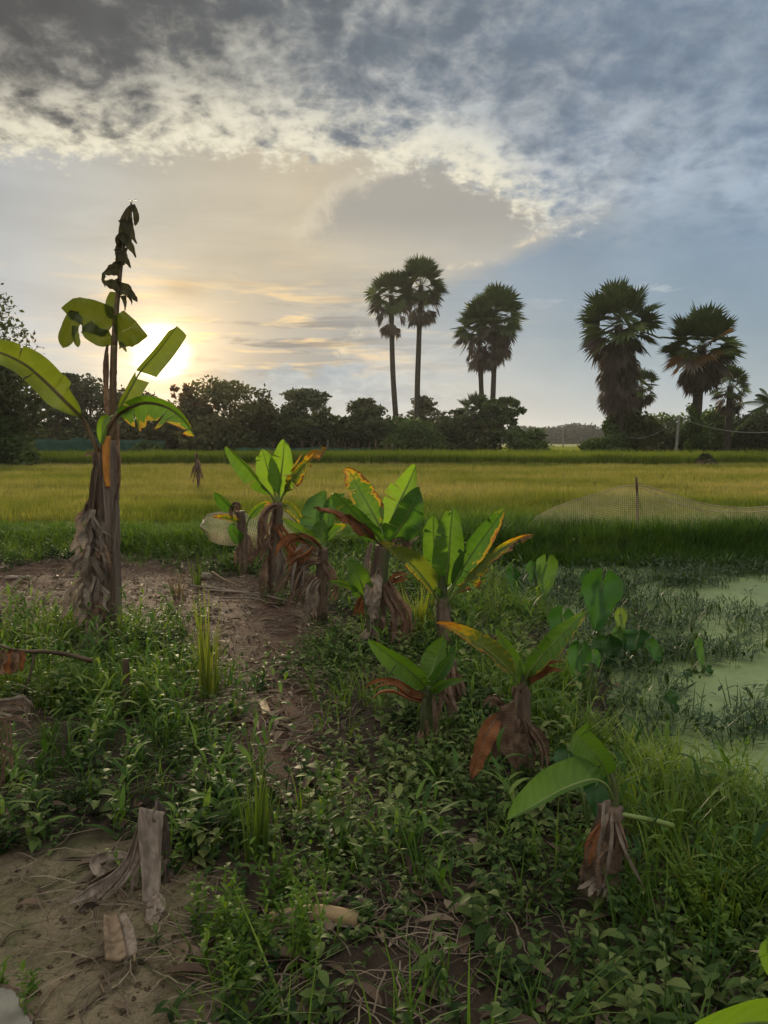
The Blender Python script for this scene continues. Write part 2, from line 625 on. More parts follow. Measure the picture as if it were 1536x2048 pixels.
def banana_mat(name, dark, light, trans=0.42, tg=(1.7, 1.65, 0.35)):
    """v = how far the blade has withered: green, yellow, orange, brown"""
    m, t = mat_new(name)
    tu, tv, burn = attr(t, 'tu'), attr(t, 'tv'), attr(t, 'v')
    n = t.noise(objpos(t), 9.0, 4, 0.6)
    fine = t.noise(objpos(t), 60.0, 4, 0.6)
    vein = t.math('SINE', tu * 260.0 + tv * 5.0 + n * 9.0)
    vein2 = t.math('SINE', tu * 71.0 + tv * 3.0 + n * 14.0)
    g = t.mix(n * 0.9 - 0.05 + vein * 0.045 + vein2 * 0.055 + (1.0 - tv) * 0.16, dark, light)
    b = burn + (fine - 0.5) * 0.22 + (n - 0.5) * 0.22 + vein2 * 0.04
    f = t.sm(0.16, 0.36, b)
    c = t.mix(f, g, (0.29, 0.21, 0.022))
    c = t.mix(t.sm(0.34, 0.50, b), c, (0.26, 0.115, 0.020))
    c = t.mix(t.sm(0.50, 0.68, b), c, (0.085, 0.048, 0.028))
    tcol = t.mix(1.0, c, tg, 'MULTIPLY')
    surf(t, c, 0.42, 0.4, vein * 0.5 + vein2, 0.25, 0.004, trans, tcol)
    return m


def dead_mat(name, a, b, trans=0.12):
    m, t = mat_new(name)
    tu, tv = attr(t, 'tu'), attr(t, 'tv')
    n = t.noise(objpos(t), 14.0, 6, 0.65)
    vein = t.math('SINE', tu * 190.0 + n * 22.0)
    big = t.noise(objpos(t), 3.5, 3, 0.6)
    c = t.mix(t.sm(0.3, 0.72, n * 0.6 + big * 0.4 + vein * 0.03), a, b)
    surf(t, c, 0.75, 0.15, vein * 0.10 + n * 2.0, 0.55, 0.008, trans)
    return m


M = {}
M['ban'] = banana_mat('banana_leaf_green', (0.030, 0.078, 0.012), (0.095, 0.180, 0.028))
M['ban_young'] = banana_mat('banana_leaf_young', (0.075, 0.145, 0.022), (0.125, 0.215, 0.035), 0.5)
M['ban_deep'] = banana_mat('banana_leaf_deep', (0.020, 0.062, 0.015), (0.060, 0.135, 0.028), 0.38)
M['ban_dull'] = banana_mat('banana_leaf_dull', (0.055, 0.085, 0.022), (0.110, 0.135, 0.030), 0.42)
M['ban_tatter'] = banana_mat('banana_leaf_tattered', (0.040, 0.060, 0.016), (0.085, 0.100, 0.022), 0.30)
M['dead'] = dead_mat('dead_leaf_brown', (0.070, 0.042, 0.028), (0.210, 0.140, 0.100), 0.2)
M['dead_grey'] = dead_mat('dead_leaf_grey', (0.095, 0.074, 0.058), (0.270, 0.220, 0.180), 0.2)
M['dead_red'] = dead_mat('dead_leaf_rust', (0.110, 0.042, 0.018), (0.230, 0.098, 0.042), 0.2)
M['ban_black'] = dead_mat('tattered_leaf_dark', (0.022, 0.022, 0.013), (0.060, 0.056, 0.028), 0.22)
M['midrib'] = simple_mat('midrib_green', (0.11, 0.17, 0.035), (0.17, 0.21, 0.06), 20, 0.45, 0.4, trans=0.15)
M['midrib_red'] = simple_mat('petiole_reddish', (0.06, 0.035, 0.018), (0.12, 0.075, 0.03), 20, 0.5, 0.4)
M['midrib_dead'] = simple_mat('midrib_dead', (0.07, 0.045, 0.03), (0.15, 0.105, 0.075), 20, 0.7, 0.2)
M['stem'] = simple_mat('pseudostem_dry', (0.045, 0.030, 0.022), (0.155, 0.110, 0.080), 9, 0.75, 0.2, (1, 1, 0.12), 0.9, 0.02)
M['stem_grey'] = simple_mat('pseudostem_grey', (0.075, 0.055, 0.043), (0.20, 0.160, 0.130), 9, 0.75, 0.2, (1, 1, 0.10), 0.9, 0.02)
M['stem_green'] = simple_mat('pseudostem_green', (0.030, 0.045, 0.016), (0.085, 0.095, 0.035), 9, 0.6, 0.3, (1, 1, 0.14), 0.8, 0.015)
M['orange'] = simple_mat('withered_petiole_orange', (0.34, 0.12, 0.02), (0.46, 0.20, 0.03), 26, 0.55, 0.3, (1, 1, 0.5))
M['wood'] = simple_mat('weathered_wood', (0.040, 0.028, 0.020), (0.105, 0.075, 0.052), 12, 0.85, 0.15, (1, 1, 0.15), 0.9, 0.02)
M['bark'] = simple_mat('bark', (0.030, 0.024, 0.018), (0.080, 0.066, 0.052), 1.6, 0.9, 0.1, (1, 1, 0.4), 0.8, 0.05)
M['palm_bark'] = simple_mat('palm_bark', (0.022, 0.019, 0.016), (0.050, 0.043, 0.036), 2.0, 0.9, 0.1, (1, 1, 3), 0.8, 0.05)
M['concrete'] = simple_mat('old_concrete', (0.10, 0.095, 0.08), (0.18, 0.17, 0.145), 10, 0.85, 0.2)

# ------------------------------------------------------------------ lie of the land
WATER = -0.13


def gp(pts, z=0.0):
    return [tuple(G(a, b, z)[:2]) for a, b in pts]


POND = gp([(1015, 1131), (1200, 1127), (1536, 1124), (2300, 1124), (2500, 1640), (1560, 1600), (1440, 1566), (1330, 1525), (1262, 1450), (1238, 1360),
           (1200, 1300), (1120, 1235), (1050, 1190), (1010, 1160)], WATER)
PATH = gp([(-500, 1140), (0, 1128), (250, 1120), (400, 1135), (520, 1165), (640, 1245), (620, 1330), (610, 1400), (650, 1480), (720, 1560), (660, 1620), (550, 1590), (470, 1490), (440, 1400), (400, 1330),
           (320, 1240), (150, 1215), (0, 1290), (-500, 1320)])
MUD = gp([(-300, 1745), (60, 1745), (160, 1700), (330, 1690), (420, 1760), (400, 1840), (380, 1950), (420, 2100), (300, 2300), (-300, 2300)])
LITTER = gp([(560, 1860), (800, 1800), (940, 1880), (960, 2080), (640, 2080), (600, 1960)])


def water_depth(x, y):
    return poly_sd(POND, x, y)


def ground_z(x, y):
    x = np.asarray(x, float); y = np.asarray(y, float)
    d = water_depth(x, y) + (fbm(x * 1.6, y * 1.6, 5) - 0.5) * 0.35
    near = sstep(60, 20, y)
    z = (fbm(x * 0.9, y * 0.9, 1) - 0.5) * 0.10 * near + (fbm(x * 4, y * 4, 2, 3) - 0.5) * 0.035 * sstep(16, 8, y)
    bund = sstep(0.0, 0.7, y - 10.6) * sstep(3.6, 1.8, y - 10.6)
    z = z + bund * 0.10
    pz = np.where(d > 0, WATER - 0.03 + (0.16 + z) * sstep(0.0, 0.55, d) - 0.0, WATER - 0.03 - 0.35 * sstep(0.0, 1.2, -d))
    return np.where(d < 0.55, pz, z)


def axis_pts(lo, hi, fine_lo, fine_hi, step, grow=1.16):
    a = list(np.arange(fine_lo, fine_hi + 1e-6, step))
    s, v = step, fine_hi
    while v < hi:
        s *= grow
        v += s
        a.append(v)
    s, v = step, fine_lo
    b = []
    while v > lo:
        s *= grow
        v -= s
        b.append(v)
    return np.array(b[::-1] + a)


gx = axis_pts(-1100, 1100, -7, 9, 0.07)
gy = axis_pts(-60, 1300, 0.6, 14.5, 0.07)
GX, GY = np.meshgrid(gx, gy, indexing='ij')
b = Buf()
gz = ground_z(GX, GY)
b.add(np.stack([GX, GY, gz], -1), grid_faces(len(gx), len(gy)))
m, t = mat_new('ground_soil')
pos = objpos(t)
n = t.noise(pos, 3.0, 8, 0.65)
nf = t.noise(pos, 38.0, 6, 0.7)
pth, mud, fld = attr(t, 'path'), attr(t, 'mud'), attr(t, 'field')
soil = t.mix(t.sm(0.35, 0.68, n * 0.6 + nf * 0.4), (0.022, 0.016, 0.011), (0.070, 0.048, 0.033))
soil_p = t.mix(t.sm(0.35, 0.66, n * 0.55 + nf * 0.45), (0.034, 0.019, 0.013), (0.130, 0.068, 0.044))
mudc = t.mix(t.sm(0.35, 0.62, n), (0.150, 0.132, 0.070), (0.265, 0.210, 0.135))
mudc = t.mix(t.sm(0.50, 0.66, t.noise(pos, 2.2, 5, 0.6)), mudc, (0.075, 0.090, 0.034))
mudc = t.mix(t.sm(0.50, 0.68, nf), mudc, (0.058, 0.050, 0.030))
fieldc = t.mix(t.sm(0.35, 0.65, t.noise(pos, 0.35, 6, 0.65)), (0.085, 0.085, 0.020), (0.160, 0.125, 0.040))
far = t.mix(t.sm(0.35, 0.65, t.noise(pos, 0.05, 5, 0.6)), (0.090, 0.115, 0.018), (0.150, 0.155, 0.028))
c = t.mix(pth, soil, soil_p)
c = t.mix(mud, c, mudc)
c = t.mix(t.sm(0.0, 0.5, fld), c, fieldc)
c = t.mix(t.sm(0.5, 1.0, fld), c, far)
fine = t.noise(pos, 170.0, 4, 0.7)
c = t.mix(t.sm(0.62, 0.40, fine), c, t.scale(c, 0.78))
surf(t, c, 0.85, 0.2, n * 0.6 + nf * 0.8 + fine * 0.35, 0.9, 0.03)
ground = b.build('ground', m)
tag(ground, kind='structure')


def put_attr(o, name, vals):
    at = o.data.attributes.new(name, 'FLOAT', 'POINT')
    at.data.foreach_set('value', np.asarray(vals, np.float32).ravel())


wob = (fbm(GX * 1.3, GY * 1.3, 11) - 0.5) * 0.9
put_attr(ground, 'path', sstep(0.25, -0.25, poly_sd(PATH, GX, GY) + wob * 0.7))
put_attr(ground, 'mud', sstep(0.12, -0.12, poly_sd(MUD, GX, GY) + wob * 0.25))
put_attr(ground, 'field', sstep(13.0, 14.2, GY) * 0.5 + sstep(62, 66, GY) * 0.5)

# ------------------------------------------------------------------ pond
b = Buf()
wx = np.linspace(0.2, 16, 60)
wy = np.linspace(3.0, 12.5, 60)
WX, WY = np.meshgrid(wx, wy, indexing='ij')
b.add(np.stack([WX, WY, np.full_like(WX, WATER)], -1), grid_faces(60, 60))
m, t = mat_new('pond_scum')
pos = objpos(t)
n = t.noise(pos, 1.1, 6, 0.6, 0.6)
nf = t.noise(pos, 16.0, 6, 0.7)
speck = t.noise(pos, 140.0, 2, 0.5)
c = t.mix(t.sm(0.30, 0.66, n * 0.6 + nf * 0.4), (0.100, 0.135, 0.048), (0.185, 0.240, 0.100))
c = t.mix(t.sm(0.60, 0.70, speck), c, (0.25, 0.30, 0.14))
p = surf(t, c, t.ramp(n, [(0.3, 0.35), (0.7, 0.6)]), 0.16, nf + speck * 0.4, 0.12, 0.004)
pond = b.build('pond_water', m)
tag(pond, kind='structure')

# ------------------------------------------------------------------ grass templates
def blade_v(L, w, lean, yaw, bend, x0=0.0, y0=0.0, k=3):
    tt = np.linspace(0, 1, k + 1)
    r = lean * L * (tt ** (1.0 + bend))
    z = L * tt * (1 - 0.35 * lean * tt * bend)
    c, s = math.cos(yaw), math.sin(yaw)
    ww = w * np.array([0.75, 1.0, 0.7, 0.08])[:k + 1] if k == 3 else w * np.linspace(1, 0.08, k + 1)
    px, py = x0 + r * c, y0 + r * s
    a = np.stack([px - s * ww / 2, py + c * ww / 2, z], 1)
    bb = np.stack([px + s * ww / 2, py - c * ww / 2, z], 1)
    v = np.empty((2 * (k + 1), 3))
    v[0::2] = a
    v[1::2] = bb
    q = np.array([[2 * i, 2 * i + 1, 2 * i + 3, 2 * i + 2] for i in range(k)])
    return v, q


def tuft(n, L, w, lean, bend, spread, seed, k=3, lvar=0.45):
    r = np.random.default_rng(seed)
    V, Q, A, o = [], [], [], 0
    for i in range(n):
        rad = spread * math.sqrt(r.random())
        ph = r.random() * 6.283
        v, q = blade_v(L * (1 - lvar * r.random()), w * (0.7 + 0.6 * r.random()), lean * (0.3 + r.random()), ph + (r.random() - .5) * 1.5, bend * (0.5 + r.random()), rad * math.cos(ph), rad * math.sin(ph), k)
        V.append(v); Q.append(q + o); o += len(v)
        A.append(np.full(len(v), (r.random() - 0.5) * 0.35))
    return np.vstack(V), np.vstack(Q), np.concatenate(A)


def field_scatter(buf, temps, x, y, z, smin, smax, tone=None, seed=0, tilt=0.12, zs=None):
    r = np.random.default_rng(seed)
    pick = r.integers(0, len(temps), len(x))
    for k, (tV, tQ, tA) in enumerate(temps):
        s = pick == k
        n = int(s.sum())
        if not n:
            continue
        sc = smin + (smax - smin) * r.random(n)
        scl = np.stack([sc, sc, sc * (1 if zs is None else zs[s])], 1)
        scatter(buf, tV, tQ, np.stack([x[s], y[s], z[s]], 1), r.random(n) * 6.283, scl,
                np.abs(r.normal(0, tilt, n)), r.random(n) * 6.283, (0.5 if tone is None else tone[s]) + (r.random(n) - 0.5) * 0.25, tA)


def frust(n, y0, y1, seed, margin=1.25, xpad=1.5, power=1.0):
    """random points over the part of the land that can be seen between two distances"""
    r = np.random.default_rng(seed)
    u = r.random(n)
    if power == 0:      # even in the picture rather than on the land
        y = y0 * (y1 / y0) ** u
    else:
        y = np.sqrt(y0 ** 2 + u * (y1 ** 2 - y0 ** 2))
    hw = y * 0.5 * margin + xpad
    return (r.random(n) * 2 - 1) * hw, y


# ------------------------------------------------------------------ ripening rice beyond the bund
M['rice'] = foliage_mat('rice_ripening', [(0.050, 0.090, 0.014), (0.110, 0.152, 0.024), (0.162, 0.186, 0.040), (0.26, 0.25, 0.095)], 0.40, (1.5, 1.3, 0.6), 0.75, 0.1, 0.5, 0.5)
temps = [tuft(11, 0.34, 0.014, 0.35, 0.8, 0.10, 100 + k) for k in range(6)]
b = Buf()
x, y = frust(26000, 13.4, 46.5, 21, power=1.0)
x2, y2 = frust(15000, 13.4, 26, 22)
x = np.concatenate([x, x2]); y = np.concatenate([y, y2])
patch = fbm(x * 0.16, y * 0.30, 31)
hgt = 0.55 + 0.9 * fbm(x * 0.25, y * 0.5, 32)
tone = 0.18 + 0.78 * sstep(13.6, 18.5, y + (patch - 0.5) * 9) * (0.55 + 1.5 * (patch - 0.38)) + 0.25 * (fbm(x * 0.9, y * 1.6, 33) - 0.5)
sc = np.where(y > 26, 1.5, 1.0)
field_scatter(b, temps, x, y, np.zeros_like(x), 0.8, 1.25, tone, 5, 0.15, hgt)
tag(b.build('rice_field_grass', M['rice']), kind='stuff')

# taller green rice in the strip behind it
M['rice_tall'] = foliage_mat('rice_tall_green', [(0.030, 0.055, 0.010), (0.070, 0.110, 0.016), (0.120, 0.160, 0.024), (0.17, 0.19, 0.05)], 0.42, (1.5, 1.4, 0.5), 0.75, 0.1, 0.25, 0.35)
temps = [tuft(14, 0.85, 0.035, 0.22, 0.8, 0.28, 140 + k) for k in range(6)]
r = np.random.default_rng(41)
N = 15000
y = 45.5 + 15 * r.random(N) ** 1.5
x = (r.random(N) * 2 - 1) * (y * 0.62 + 2)
y = y + 2.2 * (fbm(x * 0.35, x * 0, 16) - 0.5)
keep = ~((x > 0.27 * y) & (y > 50 + 6 * vnoise(x * 0.2, y * 0.2, 3)) & (r.random(N) < 0.75))
x, y = x[keep], y[keep]
b = Buf()
edge_low = 0.35 + 0.65 * sstep(45.3, 47.5, y)
field_scatter(b, temps, x, y, np.zeros_like(x), 0.85, 1.2, 0.30 + 0.45 * fbm(x * 0.08, y * 0.2, 77), 6, 0.1, (0.75 + 0.5 * fbm(x * 0.3, y * 0.3, 12)))
tag(b.build('tall_rice_grass', M['rice_tall']), kind='stuff')
# low green paddies out to the trees
temps = [tuft(12, 0.35, 0.05, 0.4, 0.8, 0.45, 160 + k) for k in range(4)]
r = np.random.default_rng(43)
N = 9000
y = 60 + 110 * r.random(N)
x = (r.random(N) * 2 - 1) * (y * 0.56 + 2)
b = Buf()
field_scatter(b, temps, x, y, np.zeros_like(x), 0.8, 1.3, 0.55 + 0.4 * fbm(x * 0.05, y * 0.05, 78), 7, 0.1)
tag(b.build('distant_paddy_grass', M['rice_tall']), kind='stuff')

# ------------------------------------------------------------------ rank grass on the bund
M['bund'] = foliage_mat('bund_grass_green', [(0.014, 0.034, 0.009), (0.034, 0.076, 0.014), (0.075, 0.135, 0.022), (0.15, 0.20, 0.045)], 0.38, (1.4, 1.4, 0.5), 0.7, 0.12, 1.2, 0.4)
temps = [tuft(16, 0.42, 0.013, 0.55, 1.0, 0.13, 180 + k) for k in range(7)]
r = np.random.default_rng(44)
N = 6500
y = 10.35 + 3.5 * r.random(N)
x = -9 + 21 * r.random(N)
front = np.where(x > 0.8, 10.4, 10.75) + 0.35 * (vnoise(x * 0.8, x * 0, 4) - 0.5)
back = 13.2 + 1.2 * (vnoise(x * 0.5, x * 0, 9) - 0.5)
keep = (y > front) & (y < back)
keep &= ~((x < -2.0) & (y < 11.0) & (r.random(N) < 0.5))
x, y = x[keep], y[keep]
hh = 0.55 + 0.55 * fbm(x * 0.7, y * 0.7, 14)
hh *= np.where(x > 0.5, 1.1, 0.72)
tone = 0.18 + 0.35 * fbm(x * 0.8, y * 0.8, 15) + 0.25 * sstep(11.8, 13.2, y) + np.where(x < 0.3, 0.20, 0) + 0.1 * (r.random(len(x)) < 0.25)
b = Buf()
field_scatter(b, temps, x, y, ground_z(x, y) - 0.02, 0.85, 1.25, tone, 8, 0.18, hh)
tag(b.build('bund_grass', M['bund']), kind='stuff')

# ------------------------------------------------------------------ trees beyond the fields
M['tree_dark'] = foliage_mat('tree_leaves_dark', [(0.018, 0.026, 0.010), (0.034, 0.046, 0.016), (0.055, 0.070, 0.024), (0.085, 0.095, 0.035)], 0.22, (1.3, 1.2, 0.6), 0.6, 0.2)
M['tree_brown'] = foliage_mat('tree_leaves_olive', [(0.026, 0.030, 0.012), (0.046, 0.052, 0.018), (0.076, 0.080, 0.028), (0.115, 0.110, 0.040)], 0.28, (1.4, 1.2, 0.6), 0.6, 0.2)
M['tree_green'] = foliage_mat('tree_leaves_green', [(0.020, 0.040, 0.012), (0.036, 0.068, 0.018), (0.060, 0.100, 0.026), (0.10, 0.14, 0.035)], 0.28, (1.3, 1.3, 0.5), 0.6, 0.2)
M['tree_rust'] = foliage_mat('tree_leaves_rusty', [(0.040, 0.026, 0.012), (0.085, 0.050, 0.020), (0.13, 0.075, 0.028), (0.17, 0.10, 0.04)], 0.35, (1.4, 1.1, 0.6), 0.6, 0.2)
M['tree_blue'] = foliage_mat('tree_leaves_far', [(0.018, 0.028, 0.024), (0.028, 0.042, 0.034), (0.040, 0.056, 0.044)], 0.1, (1, 1, 1), 0.8, 0.1)  # bluish: distance haze put into the leaf colour


def leaf_cards(buf, c, s, v, seed, flat=0.0, ratio=0.5):
    """small pointed leaf sprays: centres c (n,3), sizes s"""
    r = np.random.default_rng(seed)
    n = len(c)
    d = r.normal(size=(n, 3))
    d[:, 2] *= (1 - flat)
    d = unit(d)
    e = r.normal(size=(n, 3))
    e[:, 2] *= (1 - 0.6 * flat)
    e = unit(np.cross(d, e))
    k = np.asarray(s)[:, None]
    w = ratio * (0.6 + 0.8 * r.random(n))[:, None]
    up = np.cross(d, e) * k * 0.25
    V = np.stack([c - d * k, c + e * k * w + up * 0.4, c + d * k + up * (r.random(n)[:, None] - 0.5) * 2, c - e * k * w + up * 0.4], 1)
    q = np.arange(n * 4).reshape(n, 4)
    buf.add(V.reshape(-1, 3), q, None, np.repeat(v, 4))


def crown_pts(lobes, n, seed, hollow=0.55):
    r = np.random.default_rng(seed)
    L = np.asarray(lobes, float)                   # x y z rx ry rz
    wgt = (L[:, 3] * L[:, 4] + L[:, 3] * L[:, 5]) ** 1.0
    pick = r.choice(len(L), n, p=wgt / wgt.sum())
    d = unit(r.normal(size=(n, 3)))
    rad = hollow + (1 - hollow) * r.random(n) ** 0.6
    rad *= 1 + 0.16 * r.normal(size=n)
    p = L[pick, :3] + d * L[pick, 3:6] * rad[:, None]
    return p, pick, d


def tree(name, label, cat, px, d, top, wpx, base=905, mat='tree_dark', n=2600, kind='round', size=None, seed=0, group=None, trunk=True, lean=0.0, trunk_w=0.20, dens=1.0, low=0.06):
    k = d / F
    g = G(px, max(base, 886), 0)
    x0 = (px - 768) * k
    ztop = P(px, top, d)[2]
    W_ = wpx * k
    r = np.random.default_rng(seed + 1000)
    root = thing(name, label, cat, (x0, d, 0), group)
    H = ztop
    if size is None:
        size = max(0.16, d * 0.0030)
    lobes = []
    if kind == 'round':
        for i in range(19):
            a = r.random() * 6.283
            q = r.random() ** 0.5
            zz_ = low + (0.88 - low) * r.random()
            env = math.sqrt(max(0.05, 1 - (max(zz_ - 0.5, 0) / 0.52) ** 2))
            lr = W_ * (0.19 + 0.10 * r.random())
            lobes.append((x0 + math.cos(a) * q * W_ * 0.42 * env, d + math.sin(a) * q * W_ * 0.36 * env, H * zz_, lr, lr, min(lr * 0.85, H * 0.16)))
        lobes.append((x0 + W_ * 0.05 * r.normal(), d, H * 0.86, W_ * 0.2, W_ * 0.2, H * 0.14))
    elif kind == 'layered':
        for i in range(34):
            a = r.random() * 6.283
            zz_ = 0.30 + 0.66 * r.random()
            env = 1.15 - 0.75 * max(0, (zz_ - 0.55) / 0.45)
            q = (0.3 + 0.7 * r.random()) * env
            lr = W_ * (0.10 + 0.08 * r.random())
            lobes.append((x0 + math.cos(a) * q * W_ * 0.38, d + math.sin(a) * q * W_ * 0.38, H * zz_, lr, lr, H * 0.075))
        for i in range(5):
            a = r.random() * 6.283
            lobes.append((x0 + math.cos(a) * W_ * 0.2, d + math.sin(a) * W_ * 0.2, H * 0.45, W_ * 0.2, W_ * 0.2, H * 0.2))
    elif kind == 'bush':
        for i in range(14):
            a = r.random() * 6.283
            q = r.random() ** 0.5
            zz_ = 0.1 + 0.72 * r.random()
            env = math.sqrt(max(0.08, 1 - (zz_ - 0.2) ** 2 / 0.75))
            lr = W_ * (0.15 + 0.08 * r.random())
            lobes.append((x0 + math.cos(a) * q * W_ * 0.38 * env, d + math.sin(a) * q * W_ * 0.38 * env, H * zz_, lr, lr, min(lr, H * 0.22)))
        lobes.append((x0, d, H * 0.3, W_ * 0.36, W_ * 0.36, H * 0.34))
    elif kind == 'sparse':
        for i in range(70):
            a = r.random() * 6.283
            q = r.random() ** 0.5
            zz_ = 0.30 + 0.68 * r.random()
            lr = W_ * (0.04 + 0.05 * r.random())
            lobes.append((x0 + math.cos(a) * q * W_ * 0.44, d + math.sin(a) * q * W_ * 0.44, H * zz_, lr, lr, lr * 0.8))
    n = int(n * dens * 1.5)
    p, pick, dd = crown_pts(lobes, n, seed, 0.1 if kind == 'sparse' else 0.5)
    p[:, 2] = np.maximum(p[:, 2], size * 0.6)
    bufc = Buf()
    lob_t = r.random(len(lobes))
    v = 0.18 + 0.5 * lob_t[pick] + 0.25 * r.random(n)
    leaf_cards(bufc, p, size * (0.6 + 0.8 * r.random(n)), v, seed + 3, 0.5 if kind == 'layered' else 0.15)
    bufc.build('crown', M[mat], root)
    if trunk:
        bt = Buf()
        tp = smooth_path([(x0 - lean, d, -0.1), (x0 - lean * 0.4, d, H * 0.25), (x0, d, H * 0.55), (x0 + 0.02 * H, d, H * 0.8)], 9)
        tube(bt, tp, np.linspace(trunk_w, trunk_w * 0.25, 9) * H / 8, 7, rough=0.25, seed=seed)
        for i in range(min(7, len(lobes))):
            L = lobes[i]
            s0 = tp[3 + i % 4]
            tube(bt, smooth_path([s0, (s0 + np.array(L[:3])) / 2 + [0, 0, 0.04 * H], L[:3]], 5), np.linspace(trunk_w * 0.35, trunk_w * 0.08, 5) * H / 8, 5)
        bt.build('trunk', M['bark'], root)
    return root


def fan_leaf(buf, o, dirv, petiole, rad, seed, nseg=16, spread=200, fold=0.25, droop=0.0, v=0.5, stiff=0.55, normal=None, pw=0.02):
    """one palmate fan: stalk, then pointed segments joined over their inner half"""
    r = np.random.default_rng(seed)
    dv = unit(np.asarray(dirv, float))
    upv = np.array([0, 0, 1.0]) if abs(dv[2]) < 0.95 else np.array([r.normal(), r.normal(), 0.1])
    side = unit(np.cross(dv, upv))
    nrm_ = np.cross(side, dv)
    tw = r.normal() * 0.5
    side, nrm_ = side * math.cos(tw) + nrm_ * math.sin(tw), nrm_ * math.cos(tw) - side * math.sin(tw)
    o = np.asarray(o, float)
    h = o + dv * petiole
    h[2] -= droop * petiole * 0.25
    # stalk ribbon
    buf.add([o - side * pw, o + side * pw, h + side * pw * 0.7, h - side * pw * 0.7], [[0, 1, 2, 3]], None, v + 0.05)
    A = np.radians(np.linspace(-spread / 2, spread / 2, nseg) + r.normal(size=nseg) * 2)
    L = rad * (0.86 + 0.2 * r.random(nseg)) * (0.80 + 0.2 * np.cos(A * 0.8))
    hw = np.radians(spread / nseg) * 0.62

    def pt(a, q, lift):
        w = dv * math.cos(a) + side * math.sin(a)
        pp = h + w * q + nrm_ * (lift + fold * q * abs(math.sin(a)) * 0.6)
        pp[2] -= droop * q * q / rad * (0.7 + 0.3 * abs(math.sin(a)))
        return pp
    V, Q = [], []
    for i in range(nseg):
        a, l = A[i], L[i]
        k = len(V)
        V += [h, pt(a - hw, l * stiff, 0.0), pt(a + r.normal() * 0.03, l, 0.0), pt(a + hw, l * stiff, 0.0)]
        Q.append([k, k + 1, k + 2, k + 3])
    buf.add(np.array(V), Q, None, v + (np.repeat(r.random(nseg), 4) - 0.5) * 0.15)


M['fan_green'] = foliage_mat('palm_fans_green', [(0.020, 0.030, 0.014), (0.036, 0.058, 0.020), (0.060, 0.090, 0.030), (0.105, 0.130, 0.050)], 0.18, (1.3, 1.3, 0.5), 0.7, 0.1)
M['fan_dry'] = foliage_mat('palm_fans_dry', [(0.020, 0.017, 0.014), (0.040, 0.032, 0.027), (0.068, 0.056, 0.048), (0.12, 0.102, 0.088)], 0.12, (1.2, 1.0, 0.8), 0.75, 0.15)
M['fan_rust'] = foliage_mat('palm_fans_rusty', [(0.050, 0.028, 0.012), (0.105, 0.055, 0.016), (0.16, 0.085, 0.02), (0.09, 0.08, 0.02)], 0.25, (1.4, 1.1, 0.4), 0.6, 0.2)


def sugar_palm(label, base_px, base_d, top_px, crown_px, crown_py, R_px, skirt_px, seed, nfr=46, tw=0.30, rust=0, cat='palm tree', group='sugar palms', skirt_w=0.5, bow=0.0, sq=1.0, ndry=40):
    d = base_d
    k = d / F
    b0 = np.array([(base_px - 768) * k, d, -0.1])
    c = P(crown_px, crown_py, d)                   # heart of the crown
    Rr = R_px * k
    r = np.random.default_rng(seed)
    root = thing('sugar_palm', label, cat, (b0[0], d, 0), group)
    bt = Buf()
    mid = (b0 + c) / 2 + np.array([bow, 0, 0])
    path = smooth_path([b0, mid, c], 14)
    rad = np.interp(np.linspace(0, 1, 14), [0, 0.06, 0.2, 1], [tw * 1.5, tw * 1.1, tw, tw * 0.85])
    tube(bt, path, rad, 10, rough=0.12, seed=seed)
    bt.build('trunk', M['palm_bark'], root)
    bc, bd_, br = Buf(), Buf(), Buf()
    for i in range(nfr):
        u = (i + 0.5) / nfr
        el = R_(88 - 128 * u ** 0.9)
        az = i * 2.39996 + r.normal() * 0.2
        dv = np.array([math.cos(az) * math.cos(el), math.sin(az) * math.cos(el), math.sin(el) * sq])
        s = 0.85 + 0.3 * r.random()
        dry = u > 0.86 and r.random() < 0.6
        rusty = rust and u > 0.45 and math.cos(az) < 0.3 and r.random() < rust
        tgt = br if rusty else (bd_ if dry else bc)
        fan_leaf(tgt, c + dv * 0.05 * Rr, dv, Rr * 0.52 * s, Rr * 0.50 * s, seed * 100 + i, 20, 225, 0.35, droop=0.10 + 0.55 * max(0, u - 0.35), v=0.25 + 0.5 * r.random(), pw=0.03)
    zs = (skirt_px - crown_py) * k                 # length of the hanging dry skirt
    for i in range(ndry):
        u = r.random()
        az = r.random() * 6.283
        zc = c[2] - u * max(zs - Rr * 0.45, 0.1)
        q = skirt_w * Rr * (1.0 - 0.55 * u)
        el = R_(-40 - 45 * r.random())
        dv = np.array([math.cos(az) * math.cos(el), math.sin(az) * math.cos(el), math.sin(el)])
        o = np.array([np.interp(zc, path[:, 2], path[:, 0]), d, zc]) + np.array([math.cos(az), math.sin(az), 0]) * tw
        fan_leaf(bd_, o, dv, q * 0.8, Rr * 0.34, seed * 100 + 500 + i, 11, 120, 0.6, droop=0.8, v=0.15 + 0.75 * r.random(), stiff=0.7, pw=0.03)
    bc.build('crown', M['fan_green'], root)
    bd_.build('dry_skirt', M['fan_dry'], root)
    if br.n:
        br.build('withered_fronds', M['fan_rust'], root)
    return root


